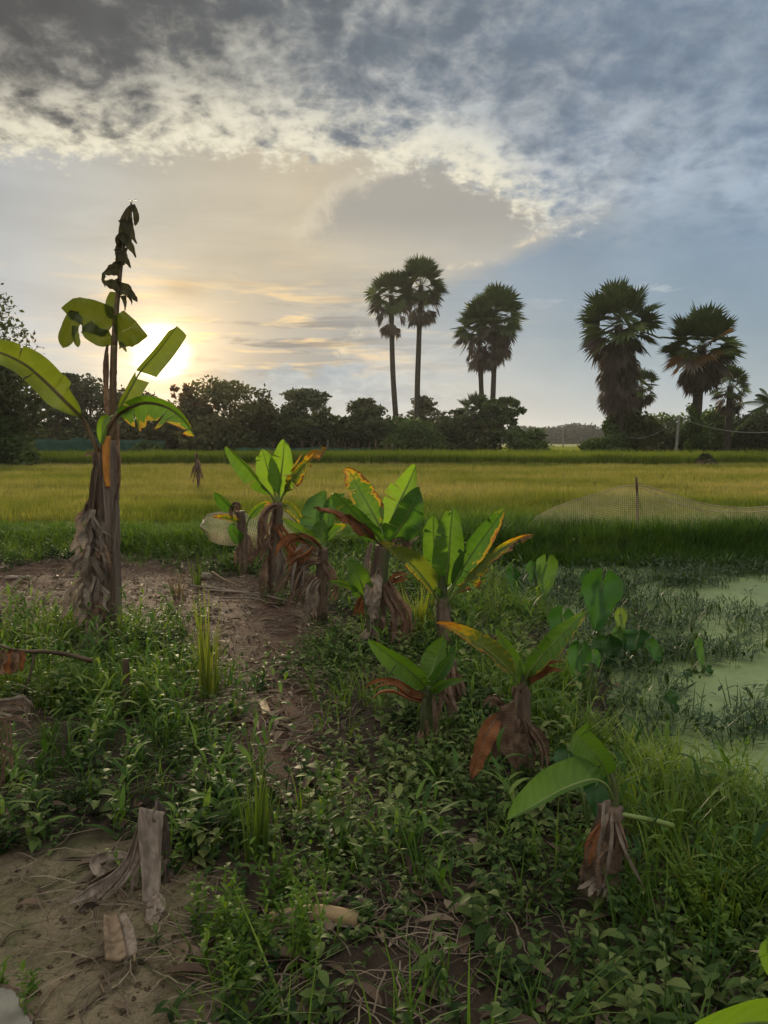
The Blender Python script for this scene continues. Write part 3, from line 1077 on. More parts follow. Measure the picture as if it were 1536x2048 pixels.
sugar_palm('tall slender sugar palm with the lower crown of the touching pair', 797, 100, 520, 782, 590, 50, 672, 11, nfr=50, tw=0.36, bow=-0.25, skirt_w=0.5, ndry=16, sq=1.15)
sugar_palm('tallest sugar palm, straight trunk, crown highest of all the palms', 832, 101, 503, 842, 570, 54, 640, 12, nfr=54, tw=0.36, bow=-0.1, skirt_w=0.8, ndry=20, sq=1.15)
sugar_palm('sugar palm with hanging leaves, slightly lower of two trunks rising from a bush', 967, 96, 600, 958, 655, 54, 735, 13, nfr=50, tw=0.34, skirt_w=0.7, ndry=20)
sugar_palm('sugar palm with grey dry skirt, higher of two trunks rising from a bush', 981, 95, 566, 992, 632, 63, 724, 14, nfr=56, tw=0.34, skirt_w=0.6, ndry=36)
sugar_palm('big sugar palm with a long shaggy skirt of dead fronds, beside the street lamp', 1236, 66, 574, 1237, 650, 84, 822, 15, nfr=58, tw=0.42, skirt_w=0.38, ndry=90)
sugar_palm('smaller palm half hidden behind the shaggy skirted sugar palm', 1270, 78, 715, 1282, 772, 38, 810, 16, nfr=30, tw=0.3, skirt_w=0.5, ndry=20)
sugar_palm('sugar palm with rusty orange fronds and a vine covered trunk', 1384, 62, 610, 1404, 690, 78, 780, 17, nfr=58, tw=0.42, rust=0.42, skirt_w=0.45, ndry=46)
sugar_palm('short palm with few fronds behind the rusty sugar palm', 1452, 74, 724, 1460, 772, 42, 825, 18, nfr=30, tw=0.32, skirt_w=0.6, ndry=26)
sugar_palm('stubby young fan palm among the bush below the two trunks', 945, 93, 785, 950, 828, 44, 850, 19, nfr=36, tw=0.3, skirt_w=0.4, ndry=6)


def coconut(label, px, d, py, Rpx, seed):
    k = d / F
    c = P(px, py, d)
    root = thing('coconut_palm', label, 'palm tree', (c[0] + 0.6, d, 0))
    bt = Buf()
    tube(bt, smooth_path([(c[0] + 0.6, d, -0.1), (c[0] + 0.35, d, c[2] * 0.5), c], 10), np.linspace(0.2, 0.13, 10), 8, rough=0.1)
    bt.build('trunk', M['palm_bark'], root)
    r = np.random.default_rng(seed)
    b = Buf()
    for i in range(18):
        az = i * 2.4
        el = R_(75 - 95 * (i / 18))
        L = Rpx * k * (0.85 + 0.3 * r.random())
        dv = np.array([math.cos(az) * math.cos(el), math.sin(az) * math.cos(el), math.sin(el)])
        tt = np.linspace(0, 1, 9)
        pts = c + dv * L * tt[:, None]
        pts[:, 2] -= 0.45 * L * tt ** 2.2
        tube(b, pts, np.linspace(0.04, 0.01, 9), 4, 0.5)
        sd_ = unit(np.cross(dv, [0, 0, 1.0]))
        for s in (-1, 1):
            for q in np.linspace(0.15, 0.98, 22):
                o = np.array([np.interp(q, tt, pts[:, j]) for j in range(3)])
                l = L * 0.26 * math.sin(math.pi * min(1, q * 0.75 + 0.2)) + 0.1
                e = o + unit(sd_ * s + dv * 0.5) * l
                e[2] -= l * 0.55
                w = dv * 0.05
                b.add([o - w, o + w, e + w * 0.2, e - w * 0.2], [[0, 1, 2, 3]], None, 0.3 + 0.5 * r.random())
    b.build('crown', M['fan_green'], root)


coconut('feathery coconut palm at the edge of the hedge', 1545, 70, 812, 72, 5)

# big tree close on the sun's far side of the field
tree('broadleaf_tree', 'tall fine leaved tree cut by the picture edge, beside the withered banana', 'tree', -75, 42, 452, 300, 935, 'tree_dark', 7600, 'round', 0.14, 1, trunk_w=0.3, low=0.3)
tree('broadleaf_tree', 'drooping lower tree under the tall fine leaved tree', 'tree', 20, 46, 690, 150, 925, 'tree_dark', 3600, 'layered', 0.14, 2)
tree('broadleaf_bush', 'dark green bush at the corner of the tall rice strip', 'bush', 15, 44, 828, 130, 935, 'tree_green', 4200, 'bush', 0.14, 3, trunk=False)
FAR = 'trees along the far side of the fields'
tree('broadleaf_tree', 'open crowned dark tree behind the arching banana leaf', 'tree', 118, 96, 750, 130, 905, 'tree_dark', 2600, 'sparse', 0.30, 21, FAR, dens=1.3)
tree('broadleaf_tree', 'dark bushy tree directly behind the banana stems', 'tree', 185, 98, 752, 120, 905, 'tree_dark', 3000, 'round', None, 22, FAR)
tree('broadleaf_tree', 'olive tree just under the glowing sun', 'tree', 300, 97, 778, 150, 905, 'tree_brown', 3200, 'round', None, 23, FAR)
tree('broadleaf_tree', 'thin crowned rust tinged tree between the olive tree and the big dome', 'tree', 392, 99, 772, 110, 905, 'tree_rust', 1700, 'sparse', 0.30, 24, FAR)
tree('broadleaf_tree', 'big dome shaped tree, the highest of the left wood', 'tree', 462, 95, 762, 170, 905, 'tree_brown', 4600, 'round', None, 25, FAR)
tree('broadleaf_tree', 'slope shouldered tree against the big dome shaped tree', 'tree', 532, 97, 800, 110, 905, 'tree_brown', 2800, 'round', None, 26, FAR)
tree('broadleaf_tree', 'feathery layered tree standing wide between the dome tree and the palms', 'tree', 608, 96, 780, 160, 905, 'tree_dark', 4200, 'layered', 0.27, 27, FAR)
tree('broadleaf_tree', 'small feathery tree next to the fence posts', 'tree', 728, 97, 799, 115, 905, 'tree_dark', 3200, 'layered', 0.27, 28, FAR)
tree('broadleaf_tree', 'little feathery tree right behind the tallest palm trunk', 'tree', 846, 106, 793, 90, 903, 'tree_dark', 2400, 'layered', 0.25, 29, FAR)
tree('broadleaf_bush', 'rounded green bush at the foot of the two tall palms', 'bush', 828, 92, 832, 140, 906, 'tree_green', 5000, 'bush', 0.22, 30, FAR, trunk=False)
tree('broadleaf_bush', 'loose leafy bush below the stubby fan palm', 'bush', 925, 94, 815, 110, 905, 'tree_dark', 2600, 'round', 0.25, 31, FAR)
tree('broadleaf_tree', 'leafy tree with round leaves leaning out beside the twin trunks', 'tree', 1000, 92, 798, 100, 906, 'tree_green', 2600, 'sparse', 0.30, 32, FAR, dens=1.2)
tree('broadleaf_bush', 'dense bush wrapping the foot of the twin palm trunks', 'bush', 965, 93, 822, 110, 907, 'tree_dark', 3600, 'bush', 0.24, 33, FAR, trunk=False)
tree('broadleaf_bush', 'low dark mounded bush with open paddy beyond it', 'bush', 1055, 90, 858, 115, 912, 'tree_green', 4200, 'bush', 0.2, 34, FAR, trunk=False)
tree('broadleaf_bush', 'low spreading bush in front of the street lamp', 'bush', 1200, 64, 872, 100, 920, 'tree_green', 4200, 'bush', 0.15, 35, FAR, trunk=False)
tree('broadleaf_bush', 'small rounded shrub at the foot of the shaggy palm', 'bush', 1256, 62, 893, 42, 925, 'tree_green', 1500, 'bush', 0.12, 36, FAR, trunk=False)
tree('broadleaf_tree', 'dark tree hugging the trunk of the shaggy palm', 'tree', 1262, 70, 812, 100, 905, 'tree_dark', 3200, 'round', 0.2, 37, FAR)
tree('broadleaf_tree', 'hedge like tree behind the utility pole', 'tree', 1318, 86, 824, 130, 905, 'tree_green', 3600, 'round', 0.22, 38, FAR)
tree('climbing_vine', 'leafy climber covering the trunk of the rusty palm', 'climber', 1392, 61.6, 790, 48, 925, 'tree_green', 1900, 'bush', 0.13, 39, trunk=False)
tree('broadleaf_tree', 'green tree between the rusty palm and the short palm', 'tree', 1436, 78, 810, 130, 905, 'tree_green', 3600, 'round', 0.2, 40, FAR)
tree('broadleaf_tree', 'dark tree below the coconut palm at the edge of the picture', 'tree', 1516, 76, 820, 130, 908, 'tree_dark', 3600, 'round', 0.2, 41, FAR)
tree('climbing_vine', 'leafy climber on the foot of the shaggy skirted palm', 'climber', 1226, 65.4, 812, 58, 918, 'tree_green', 1700, 'bush', 0.14, 42, trunk=False)
under = [(35, 856, 'tree_dark'), (95, 835, 'tree_brown'), (160, 832, 'tree_dark'), (235, 830, 'tree_brown'), (300, 882, 'tree_green'), (345, 822, 'tree_brown'), (420, 815, 'tree_brown'),
         (500, 825, 'tree_brown'), (570, 830, 'tree_dark'), (655, 828, 'tree_dark'), (700, 832, 'tree_dark'), (770, 836, 'tree_dark'), (888, 852, 'tree_dark'), (1290, 848, 'tree_dark'), (1365, 850, 'tree_dark'), (1478, 844, 'tree_green')]
ulab = ['shadowy understorey bush behind the dark corner bush', 'understorey bush beneath the open crowned dark tree', 'understorey bush behind the banana stems', 'understorey bush beside the orange banana stalk',
        'small pale round bush standing alone before the dark wood', 'understorey bush below the rust tinged tree', 'understorey bush left of the dome tree trunk', 'understorey bush below the big dome tree',
        'understorey bush behind the upright green banana leaves', 'understorey bush behind the first fence posts', 'understorey bush behind the middle fence posts', 'understorey bush beside the foot of the palms',
        'low bush between the palm foot bush and the fan palm', 'dark hedge bush behind the shaggy palm', 'dark hedge bush behind the leaning pole', 'hedge bush beneath the short palm']
for i, ((px, top, mt), lb) in enumerate(zip(under, ulab)):
    dd_ = 100 + (i % 3) * 3 if px < 1200 else 84
    w = 70 if px == 300 else 165
    if px == 300:
        dd_ = 90
    tree('understorey_bush', lb, 'bush', px, dd_, top, w, 905, mt, 4200 if w > 80 else 1600, 'bush', 0.28 if w > 80 else 0.18, 60 + i, 'understorey bushes along the field', trunk=False)

# the far wood reads as one blue-grey mass
r = np.random.default_rng(91)
b = Buf()
lob = []
for i in range(150):
    px = 830 + 760 * r.random() if i % 3 else 1060 + 200 * r.random()
    d = 330 + 60 * r.random()
    h = (P(px, 860 - 12 * (0.5 + 0.5 * math.sin(px * 0.045)) * r.random() - 4, d)[2])
    w = 5 + 4 * r.random()
    lob += [((px - 768) * d / F, d, h * 0.72, w * 0.5, w * 0.5, h * 0.28), ((px - 768) * d / F + r.normal() * 2, d, h * 0.3, w, w * 0.6, h * 0.4)]
p, pick, dd = crown_pts(lob, 26000, 92)
leaf_cards(b, p, 0.5 + 0.5 * r.random(len(p)), 0.2 + 0.6 * r.random(len(p)), 93, 0.2)
far_wood = b.build('far_wood', M['tree_blue'])
tag(far_wood, kind='stuff')

# ------------------------------------------------------------------ poles, lamp, wires, posts, nets at the far side
def pole(label, name, cat, b0, t0, rad, mat='wood', group=None, seg=7, extra=None):
    root_loc = (b0[0], b0[1], 0)
    b = Buf()
    tube(b, smooth_path([b0, (np.array(b0) + np.array(t0)) / 2 + [0.01, 0, 0], t0], 6), np.linspace(rad, rad * 0.75, 6), seg, rough=0.2, seed=int(abs(b0[0]) * 10) % 97)
    o = b.build(name, M[mat])
    tag(o, label, cat, group)
    return o


M['pole_grey'] = simple_mat('pole_grey', (0.10, 0.10, 0.09), (0.18, 0.17, 0.15), 4, 0.8, 0.2)
M['lamp_white'] = simple_mat('lamp_white', (0.75, 0.75, 0.72), (0.82, 0.82, 0.80), 2, 0.3, 0.5)
M['cable'] = simple_mat('cable_grey', (0.16, 0.17, 0.16), (0.22, 0.22, 0.21), 2, 0.6, 0.3)
dP = 60.0
up_root = thing('utility_pole', 'crooked grey pole leaning up beside the vine covered palm trunk', 'pole', G(1350, 921))
dd = up_root.location[1]
b = Buf()
tube(b, smooth_path([P(1350, 923, dd), P(1354, 880, dd), P(1358, 832, dd)], 8), np.linspace(0.14, 0.10, 8), 8, rough=0.1)
b.build('shaft', M['pole_grey'], up_root)
b = Buf()
tube(b, [P(1350, 838, dd), P(1367, 836, dd)], [0.06, 0.06], 5)
b.build('cross_arm', M['wood'], up_root)
lp = G(1233, 917)
lr = thing('street_lamp', 'thin street lamp with a white head in front of the shaggy palm', 'street lamp', lp)
dl = lp[1]
b = Buf()
tube(b, smooth_path([P(1233, 919, dl), P(1233, 890, dl), P(1232, 868, dl)], 6), 0.05, 7)
b.build('shaft', M['pole_grey'], lr)
b = Buf()
tube(b, smooth_path([P(1232, 868, dl), P(1225, 864, dl), P(1218, 867, dl)], 6), 0.03, 5)
b.build('arm', M['pole_grey'], lr)
b = Buf()
tube(b, [P(1228, 865.5, dl), P(1231, 864.5, dl), P(1237, 865, dl), P(1239, 866, dl)], [0.05, 0.13, 0.11, 0.03], 8, flat=1.4)
b.build('lamp_head', M['lamp_white'], lr)


def wire(label, a, c, sag, rad=0.018):
    b = Buf()
    a, c = np.array(a), np.array(c)
    t_ = np.linspace(0, 1, 20)[:, None]
    p = a + (c - a) * t_
    p[:, 2] -= sag * 4 * (t_ * (1 - t_))[:, 0]
    tube(b, p, rad, 4)
    tag(b.build('power_cable', M['cable']), label, 'cable', 'power cables')


wire('thin power cable running from the street lamp to the leaning pole', P(1238, 866, dl), P(1352, 838, dd), 0.9, 0.022)
wire('thin power cable running from the leaning pole past the vine covered palm', P(1364, 837, dd), P(1640, 842, dd), 1.0, 0.022)
pole('distant thin utility pole above the far wood', 'utility_pole', 'pole', G(1126, 896) * np.array([1, 1, 0]), P(1126, 851, G(1126, 896)[1]), 0.14, 'pole_grey')
g = G(1126, 896)
posts = [(546, 884, 'slim'), (603, 882, 'slim'), (622, 872, 'leaning'), (638, 884, 'short'), (655, 880, 'pale'), (668, 886, 'short'), (676, 878, 'slim'), (690, 884, 'slim'), (701, 888, 'short'), (716, 882, 'slim'), (733, 886, 'leaning'), (751, 880, 'stout'), (771, 888, 'stumpy'), (783, 890, 'stumpy')]
for i, (px, top, kd) in enumerate(posts):
    d = 88 + (i % 3)
    b0 = ((px - 768) * d / F, d, -0.1)
    t0 = P(px + {'leaning': 8}.get(kd, 1), top, d)
    pole('rough wooden fence post in the ragged row before the dark wood', 'fence_post', 'post', b0, t0, {'stout': 0.16, 'stumpy': 0.2}.get(kd, 0.09), 'wood' if kd != 'pale' else 'pole_grey', 'fence posts before the wood')




M['net_green'] = simple_mat('net_teal', (0.012, 0.050, 0.038), (0.020, 0.075, 0.056), 3, 0.7, 0.2, trans=0.3)
def far_net(label, px0, px1, d, h):
    b = Buf()
    xs = np.linspace((px0 - 768) * d / F, (px1 - 768) * d / F, 60)
    rr = np.random.default_rng(int(px0) + 5)
    hh = h * (0.75 + 0.5 * fbm(xs * 0.5, xs * 0, 8))
    yy = d + 0.5 * np.sin(xs * 0.7)
    V = []
    for j in np.linspace(0, 1, 5):
        V.append(np.stack([xs, yy + 0.08 * np.sin(xs * 3 + j * 4), hh * j], 1))
    V = np.stack(V, 1)
    b.add(V.reshape(-1, 3), grid_faces(60, 5))
    o = b.build('net_fence', M['net_green'], solid=0.01)
    tag(o, label, 'net')
far_net('long low teal net stretched below the fence posts', 470, 745, 86, 0.75)
far_net('dark teal net stretched below the wood beside the tall banana', 70, 330, 92, 1.6)

# dark heap at the edge of the tall rice
hp = G(1412, 936)
ht = thing('straw_heap', 'dark hut shaped straw heap standing in the rice near the rusty palm', 'heap', hp)
b = Buf()
dh = hp[1]
s_ = dh / F
r = np.random.default_rng(3)
n = 900
u1, u2 = r.random(n), r.random(n)
ridge = np.array([hp[0] - 0.1, dh, 28 * s_])
ang_ = r.random(n) * 6.283
rad_ = 26 * s_
zz_ = r.random(n) ** 1.4
cx_ = hp[0] - 0.05 + np.cos(ang_) * rad_ * (1 - zz_ * 0.8)
cy_ = dh + np.sin(ang_) * rad_ * (1 - zz_ * 0.8)
leaf_cards(b, np.stack([cx_, cy_, zz_ * 27 * s_ + 0.03], 1), 0.10 + 0.08 * r.random(n), r.random(n) * 0.5, 4, 0.0, 0.25)
b.build('straw', M['tree_dark'], ht)
b = Buf()
th_ = np.linspace(0, 6.283, 13)[:-1]
V = np.array([[hp[0] - 0.05 + math.cos(a) * rad_ * q, dh + math.sin(a) * rad_ * q, z * s_] for q, z in ((1.0, -2), (0.85, 8), (0.45, 20), (0.08, 26)) for a in th_])
q = [[i * 12 + j, i * 12 + (j + 1) % 12, (i + 1) * 12 + (j + 1) % 12, (i + 1) * 12 + j] for i in range(3) for j in range(12)]
b.add(V, q)
b.build('core', M['wood'], ht)

# ------------------------------------------------------------------ banana plants
CAMV = np.array([0, 0, CAMH])


def blade(buf, mid, wl, wr, roll=0.0, fl=12, fr=12, curl=0, n=34, m=7, tears=(0, 0), gap=0.10, droop=14, crumple=0.0, burn=(0, 0, 0), seed=0,
          prof='leaf', skip=(), wave=0.06, burn_side=(1, 1), cutat=None):
    """leaf blade either side of a midrib curve (wl, wr in metres, angles in degrees)"""
    r = np.random.default_rng(seed)
    mid = np.asarray(mid, float)
    T = unit(np.gradient(mid, axis=0))
    view = unit(mid.mean(0) - CAMV)
    S0 = unit(np.cross(T, view))
    N0 = np.cross(S0, T)                      # towards the camera side
    s_idx = np.linspace(0, 1, len(mid))

    def at(t, arr):
        return np.stack([np.interp(t, s_idx, arr[:, k]) for k in range(3)], -1)

    def width(t):
        if prof == 'leaf':
            return np.clip(t / 0.22, 0, 1) ** 0.6 * np.clip(1 - np.clip((t - 0.36) / 0.64, 0, 1) ** 2.1, 0, 1) ** 0.72
        if prof == 'blunt':
            return np.clip(t / 0.10, 0, 1) ** 0.5 * np.clip((1.0 - t) / 0.05, 0, 1) ** 0.5 * (0.85 + 0.15 * np.sin(t * 3))
        if prof == 'tri':
            return np.clip(t / 0.05, 0, 1) ** 0.5 * np.clip(1.02 - t, 0, 1) ** 0.8
        if prof == 'spear':
            return np.clip(t / 0.35, 0, 1) ** 0.8 * np.sqrt(np.clip(1 - np.clip((t - 0.3) / 0.7, 0, 1) ** 2, 0, 1))
        return np.clip(t / 0.08, 0, 1) ** 0.5 * np.clip((1 - t) / 0.25, 0, 1) ** 0.5
    for side, w, f, nt_, bs in ((1, wl, fl, tears[0], burn_side[0]), (-1, wr, fr, tears[1], burn_side[1])):
        if w <= 0:
            continue
        cuts = np.array(cutat) if cutat else (np.sort(r.random(nt_) * 0.86 + 0.08) if nt_ else np.array([]))
        bnd = np.concatenate([[0], cuts, [1]])
        for a, c in zip(bnd[:-1], bnd[1:]):
            if c - a < 0.012:
                continue
            if any(s0 <= (a + c) / 2 <= s1 for s0, s1, sd_ in skip if sd_ in (0, side)):
                continue
            k = max(3, int(round(n * (c - a))) + 1)
            t = np.linspace(a, c, k)[:, None]
            s = np.linspace(0, 1, m)[None, :]
            g0 = gap * (0.3 + r.random()) if nt_ else 0
            tc_ = a + (c - a) * r.random()
            tt = tc_ + (t - tc_) * (1 - g0 * s) + (0.02 * r.normal() * s if nt_ else 0) + 0.035 * s * (1 - t) 
            tt = np.clip(tt, 0, 1)
            hw = w * width(t) * (1 + (0.10 * r.normal() if nt_ else 0))
            base = at(np.clip(t, 0, 1) + 0 * s, mid)
            Tt, Ss, Nn = at(tt, T), at(tt, S0), at(tt, N0)
            rr = R_(roll)
            S = Ss * math.cos(rr) + Nn * math.sin(rr)
            Nv = Nn * math.cos(rr) - Ss * math.sin(rr)
            ff = R_(f + (droop * r.normal() if nt_ else 0)) + R_(curl) * s * 0.5
            along = (tt - t) * np.linalg.norm(np.diff(mid, axis=0), axis=1).sum()
            lat = hw * s
            p = base + Tt * along[..., None] + side * S * (lat * np.cos(ff))[..., None] - Nv * (lat * np.sin(ff))[..., None]
            wv = wave * w * np.sin(t * 17 + r.random() * 6 + side) * s ** 1.6
            if crumple:
                wv = wv + crumple * w * ((fbm(t * 9 + seed * 3.1, s * 3.0 + side * 7, seed, 3) - 0.5) * 2.4) * (0.25 + s)
            p = p + Nv * wv[..., None]
            if crumple:
                p = p + side * S * (crumple * w * (fbm(t * 8 + 11, s * 3 + seed, seed + 4, 2) - 0.5) * 1.2 * s)[..., None]
            e, tip, al = burn
            nn = fbm(t * 26 + seed, s * 4 + side * 3, seed + 9, 3)
            bv = bs * e * sstep(0.48, 1.08, s + (nn - 0.5) * 0.8 + (fbm(t * 60 + seed, s * 2 + side, seed + 2, 2) - 0.5) * 0.3) + tip * sstep(0.55, 1.0, t + (nn - 0.5) * 0.3) + al
            uv = np.stack(np.broadcast_arrays(t + 0.05 * s + 0.01, s + 0 * t), -1)
            buf.add(p.reshape(-1, 3), grid_faces(k, m), None, np.broadcast_to(bv, (k, m)).ravel(), uv.reshape(-1, 2))


class Banana:
    def __init__(self, label, base, cat='banana plant', name='banana_plant', group='banana plants', d=None):
        self.g = G(*base) if d is None else P(base[0], base[1], d)
        gz_ = float(ground_z(self.g[0], self.g[1]))
        self.d = self.g[1]
        self.root = thing(name, label, cat, (self.g[0], self.g[1], gz_), group)
        self.k = self.d / F
        self.seed = int(abs(base[0] * 7 + base[1]))

    def pts(self, pp):
        return np.array([P(q[0], q[1], self.d + (q[2] if len(q) > 2 else 0)) for q in pp])

    def leaf(self, pp, w, wr=None, stalk=0.2, roll=0, f=12, fr=None, mat='ban', name='leaf', rib='midrib', ribw=5, label=None, thick=0.0, **kw):
        """pp: pixel points with depth offsets from where the stalk leaves the stem to the leaf tip"""
        self.seed += 1
        if 'tears' not in kw and w > 38 and not mat.startswith('dead'):
            kw.update(tears=(2 + self.seed % 2, 1 + self.seed % 3), gap=0.035, droop=7)
        if 'dead' not in mat:
            kw.setdefault('curl', 22)
        path = smooth_path(self.pts(pp), 48)
        i0 = int(48 * stalk)
        k = self.k
        b = Buf()
        blade(b, path[i0:], w * k / 2, (w if wr is None else wr) * k / 2, roll, f, f if fr is None else fr, seed=self.seed, **kw)
        o = b.build(name, M[mat], self.root, solid=thick)
        if label:
            o['label'] = label
        b = Buf()
        r0 = ribw * k / 2
        rad = np.interp(np.linspace(0, 1, 48), [0, max(stalk, 0.05), 1], [r0 * 1.5, r0, r0 * 0.25])
        view = unit(path.mean(0) - CAMV)
        tube(b, path + view * r0 * 0.3, rad, 6, seed=self.seed)
        b.build('midrib', M[rib], o)
        return o

    def rag(self, pp, w, mat='dead', n=5, seed_add=0):
        """a dead leaf split into hanging shreds"""
        self.seed += 3
        r = np.random.default_rng(self.seed * 13 + 1)
        path = smooth_path(self.pts(pp), 30)
        wm = w * self.k * (0.72 if self.d > 6.4 else 0.9)
        b = Buf()
        for i in range(n):
            off = (i + 0.5) / n - 0.5 + 0.10 * r.normal()
            t1 = min(1.0, 0.55 + 0.5 * r.random()) if i else 1.0
            q = path[:max(8, int(30 * t1))].copy()
            m_ = len(q)
            tt = np.linspace(0, 1, m_)
            T = unit(np.gradient(q, axis=0))
            view = unit(q.mean(0) - CAMV)
            S = unit(np.cross(T, view))
            N = np.cross(S, T)
            fan = 0.35 + 0.65 * tt ** 0.8
            q = q + S * (off * wm * 0.85 * fan + 0.06 * wm * np.sin(tt * (5 + 5 * r.random()) + r.random() * 6))[:, None] + N * (wm * (0.10 * r.normal() + 0.12 * np.sin(tt * 4 + r.random() * 6)))[:, None]
            ws = wm / n * (0.85 + 0.9 * r.random()) * (0.45 + 0.75 * np.sin(np.clip(tt * 1.05, 0, 1) * 2.2)) * np.clip((1.02 - tt) / 0.22, 0, 1) ** 0.8 / 2
            roll = R_(r.normal() * 38) + R_(60) * (tt - 0.3) * r.normal()
            Sx = S * np.cos(roll)[:, None] + N * np.sin(roll)[:, None]
            Nx = N * np.cos(roll)[:, None] - S * np.sin(roll)[:, None]
            s_ = np.linspace(-1, 1, 7)
            cup = (0.35 + 0.5 * r.random()) * (1 if r.random() < 0.7 else -1)
            pl = np.cos(s_ * math.pi * (1.0 + r.random())) * 0.16
            p = q[:, None] + Sx[:, None] * (ws[:, None] * s_[None] * (1 + 0.12 * np.sin(tt * 31 + i)[:, None]))[..., None]
            p = p - Nx[:, None] * (ws[:, None] * (cup * (s_ ** 2)[None] + pl[None] + 0.22 * (fbm(tt[:, None] * 11 + i * 5, s_[None] * 1.6, self.seed + i, 2) - .5)))[..., None]
            uv = np.stack(np.broadcast_arrays(tt[:, None] * 0.6 + 0.02 + 0.1 * i, np.abs(s_)[None]), -1)
            b.add(p.reshape(-1, 3), grid_faces(m_, 7), None, 0.0, uv.reshape(-1, 2))
        return b.build('dead_leaf', M[mat], self.root)

    def dead(self, pp, w, wr=None, mat='dead', f=48, fr=None, crumple=0.55, tears=(3, 3), stalk=0.12, roll=0, gap=0.2, droop=22, rib='midrib_dead', prof='rag', **kw):
        if prof == 'rag':
            return self.rag(pp, w * 0.85 + (w if wr is None else wr) * 0.45, mat, 8 if w > 30 else 5)
        return self.leaf(pp, w, wr, stalk, roll, f, fr, mat, 'dead_leaf', rib, 4, crumple=crumple, tears=tears, gap=gap, droop=droop, prof=prof, m=8, **kw)

    def stem(self, pp, w0, w1, mat='stem', seg=14, rough=0.35, name='pseudostem', n=26):
        self.seed += 1
        path = smooth_path(self.pts(pp), n)
        b = Buf()
        tube(b, path, np.linspace(w0, w1, n) * self.k / 2, seg, rough=rough, seed=self.seed)
        return b.build(name, M[mat], self.root)

    def sheath(self, pp, w, mat='stem_grey', f=35, **kw):
        """strip of dry sheath peeling off the stem"""
        self.seed += 1
        path = smooth_path(self.pts(pp), 24)
        b = Buf()
        blade(b, path, w * self.k / 2, w * self.k / 2, kw.pop('roll', 0), f, f, seed=self.seed, prof='rag', crumple=kw.pop('crumple', 0.35), m=5, n=24, **kw)
        return b.build('dry_sheath', M[mat], self.root)


# ---- the tall pair: leaning young stem with four leaves
A = Banana('tall banana plant with an arching leaf on either side and an orange withered stalk', (205, 1292))
A.stem([(207, 1296), (204, 1150), (201, 1000), (199, 905)], 40, 26, 'stem', rough=0.5)
A.stem([(224, 1296, 0.02), (220, 1180, .02), (216, 1080, .02), (212, 985, 0.02)], 26, 18, 'stem', name='dry_sheath', rough=0.5)
A.leaf([(199, 915, -.03), (190, 888, -.05), (176, 858, -.05), (164, 836, -.08), (128, 800, -.15), (84, 757, -.2), (42, 724, -.25), (-20, 700, -.3), (-90, 700, -.3)], 74, 66, 0.22, roll=-14, f=30, fr=34, rib='midrib_red', ribw=8, mat='ban_dull', tears=(3, 3), gap=.03, droop=12, wave=.16)
A.leaf([(201, 915, -.02), (208, 882, -.05), (220, 850, -.08), (240, 826, -.1), (285, 806, -.2), (330, 813, -.25), (366, 838, -.3), (390, 872, -.3)], 40, 96, 0.33, roll=0, f=45, fr=8, rib='midrib_red', ribw=9, tears=(2, 8), gap=.05, droop=7, burn=(.45, .2, 0), burn_side=(.3, 1), mat='ban', curl=14)
A.leaf([(226, 832, 0), (214, 838, -.05), (206, 852, -.08), (203, 890, -.1)], 22, 26, 0.1, f=20, mat='ban_young', ribw=4)
A.leaf([(226, 838, .1), (244, 808, .1), (262, 776, .1), (282, 742, .12), (318, 700, .12), (354, 652, .1)], 22, 68, 0.04, roll=8, f=35, fr=6, mat='ban_dull', prof='blunt', cutat=(0.40, 0.47), skip=((0.41, 0.46, 0),), tears=(2, 2), gap=.01, droop=5, wave=.04, n=44)
A.stem([(213, 872, -.06), (212, 910, -.07), (213, 950, -.07), (216, 974, -.07)], 17, 10, 'orange', rough=0.25, name='withered_stalk')
# hanging rags on its sun side
A.sheath([(184, 995, -.05), (182, 1080, -.14), (178, 1180, -.2), (182, 1300, -.22)], 9, 'dead_grey')
for i, (pp, w, mt, f) in enumerate([([(182, 1000, -.05), (174, 1020, -.08), (164, 1036, -.1), (160, 1052, -.1)], 26, 'dead', 30),
                                    ([(184, 1020, -.1), (178, 1050, -.13), (172, 1080, -.15), (170, 1104, -.15)], 60, 'dead_grey', 25),
                                    ([(186, 1040, -.12), (190, 1068, -.16), (196, 1090, -.18), (198, 1106, -.18)], 46, 'dead_grey', 25),
                                    ([(180, 1085, -.14), (172, 1112, -.18), (160, 1138, -.19), (152, 1162, -.19)], 58, 'dead_grey', 24),
                                    ([(184, 1095, -.15), (188, 1125, -.2), (192, 1150, -.21), (196, 1172, -.21)], 54, 'dead_grey', 28),
                                    ([(196, 1080, -.14), (204, 1105, -.18), (208, 1125, -.19), (206, 1150, -.19)], 32, 'dead', 30),
                                    ([(178, 1150, -.18), (170, 1180, -.21), (158, 1210, -.22), (150, 1252, -.22)], 66, 'dead_grey', 26),
                                    ([(182, 1160, -.18), (184, 1195, -.23), (182, 1235, -.24), (176, 1262, -.24)], 62, 'dead_grey', 30),
                                    ([(190, 1180, -.18), (198, 1210, -.2), (200, 1240, -.2), (198, 1268, -.2)], 40, 'dead', 30),
                                    ([(182, 1240, -.22), (190, 1265, -.24), (196, 1285, -.24), (200, 1300, -.24)], 40, 'dead_grey', 30),
                                    ([(182, 1262, -.22), (184, 1290, -.24), (182, 1318, -.24), (186, 1340, -.24)], 44, 'dead_grey', 30)]):
    A.dead(pp, w, None, mt, f=f, crumple=.3, tears=(i % 2, (i + 1) % 2), prof='rag')
A.sheath([(192, 920, -.05), (184, 990, -.08), (180, 1060, -.08), (186, 1130, -.06)], 14, 'stem')
A.sheath([(208, 930, -.06), (214, 1010, -.08), (216, 1090, -.08), (212, 1190, -.06)], 15, 'stem_grey')
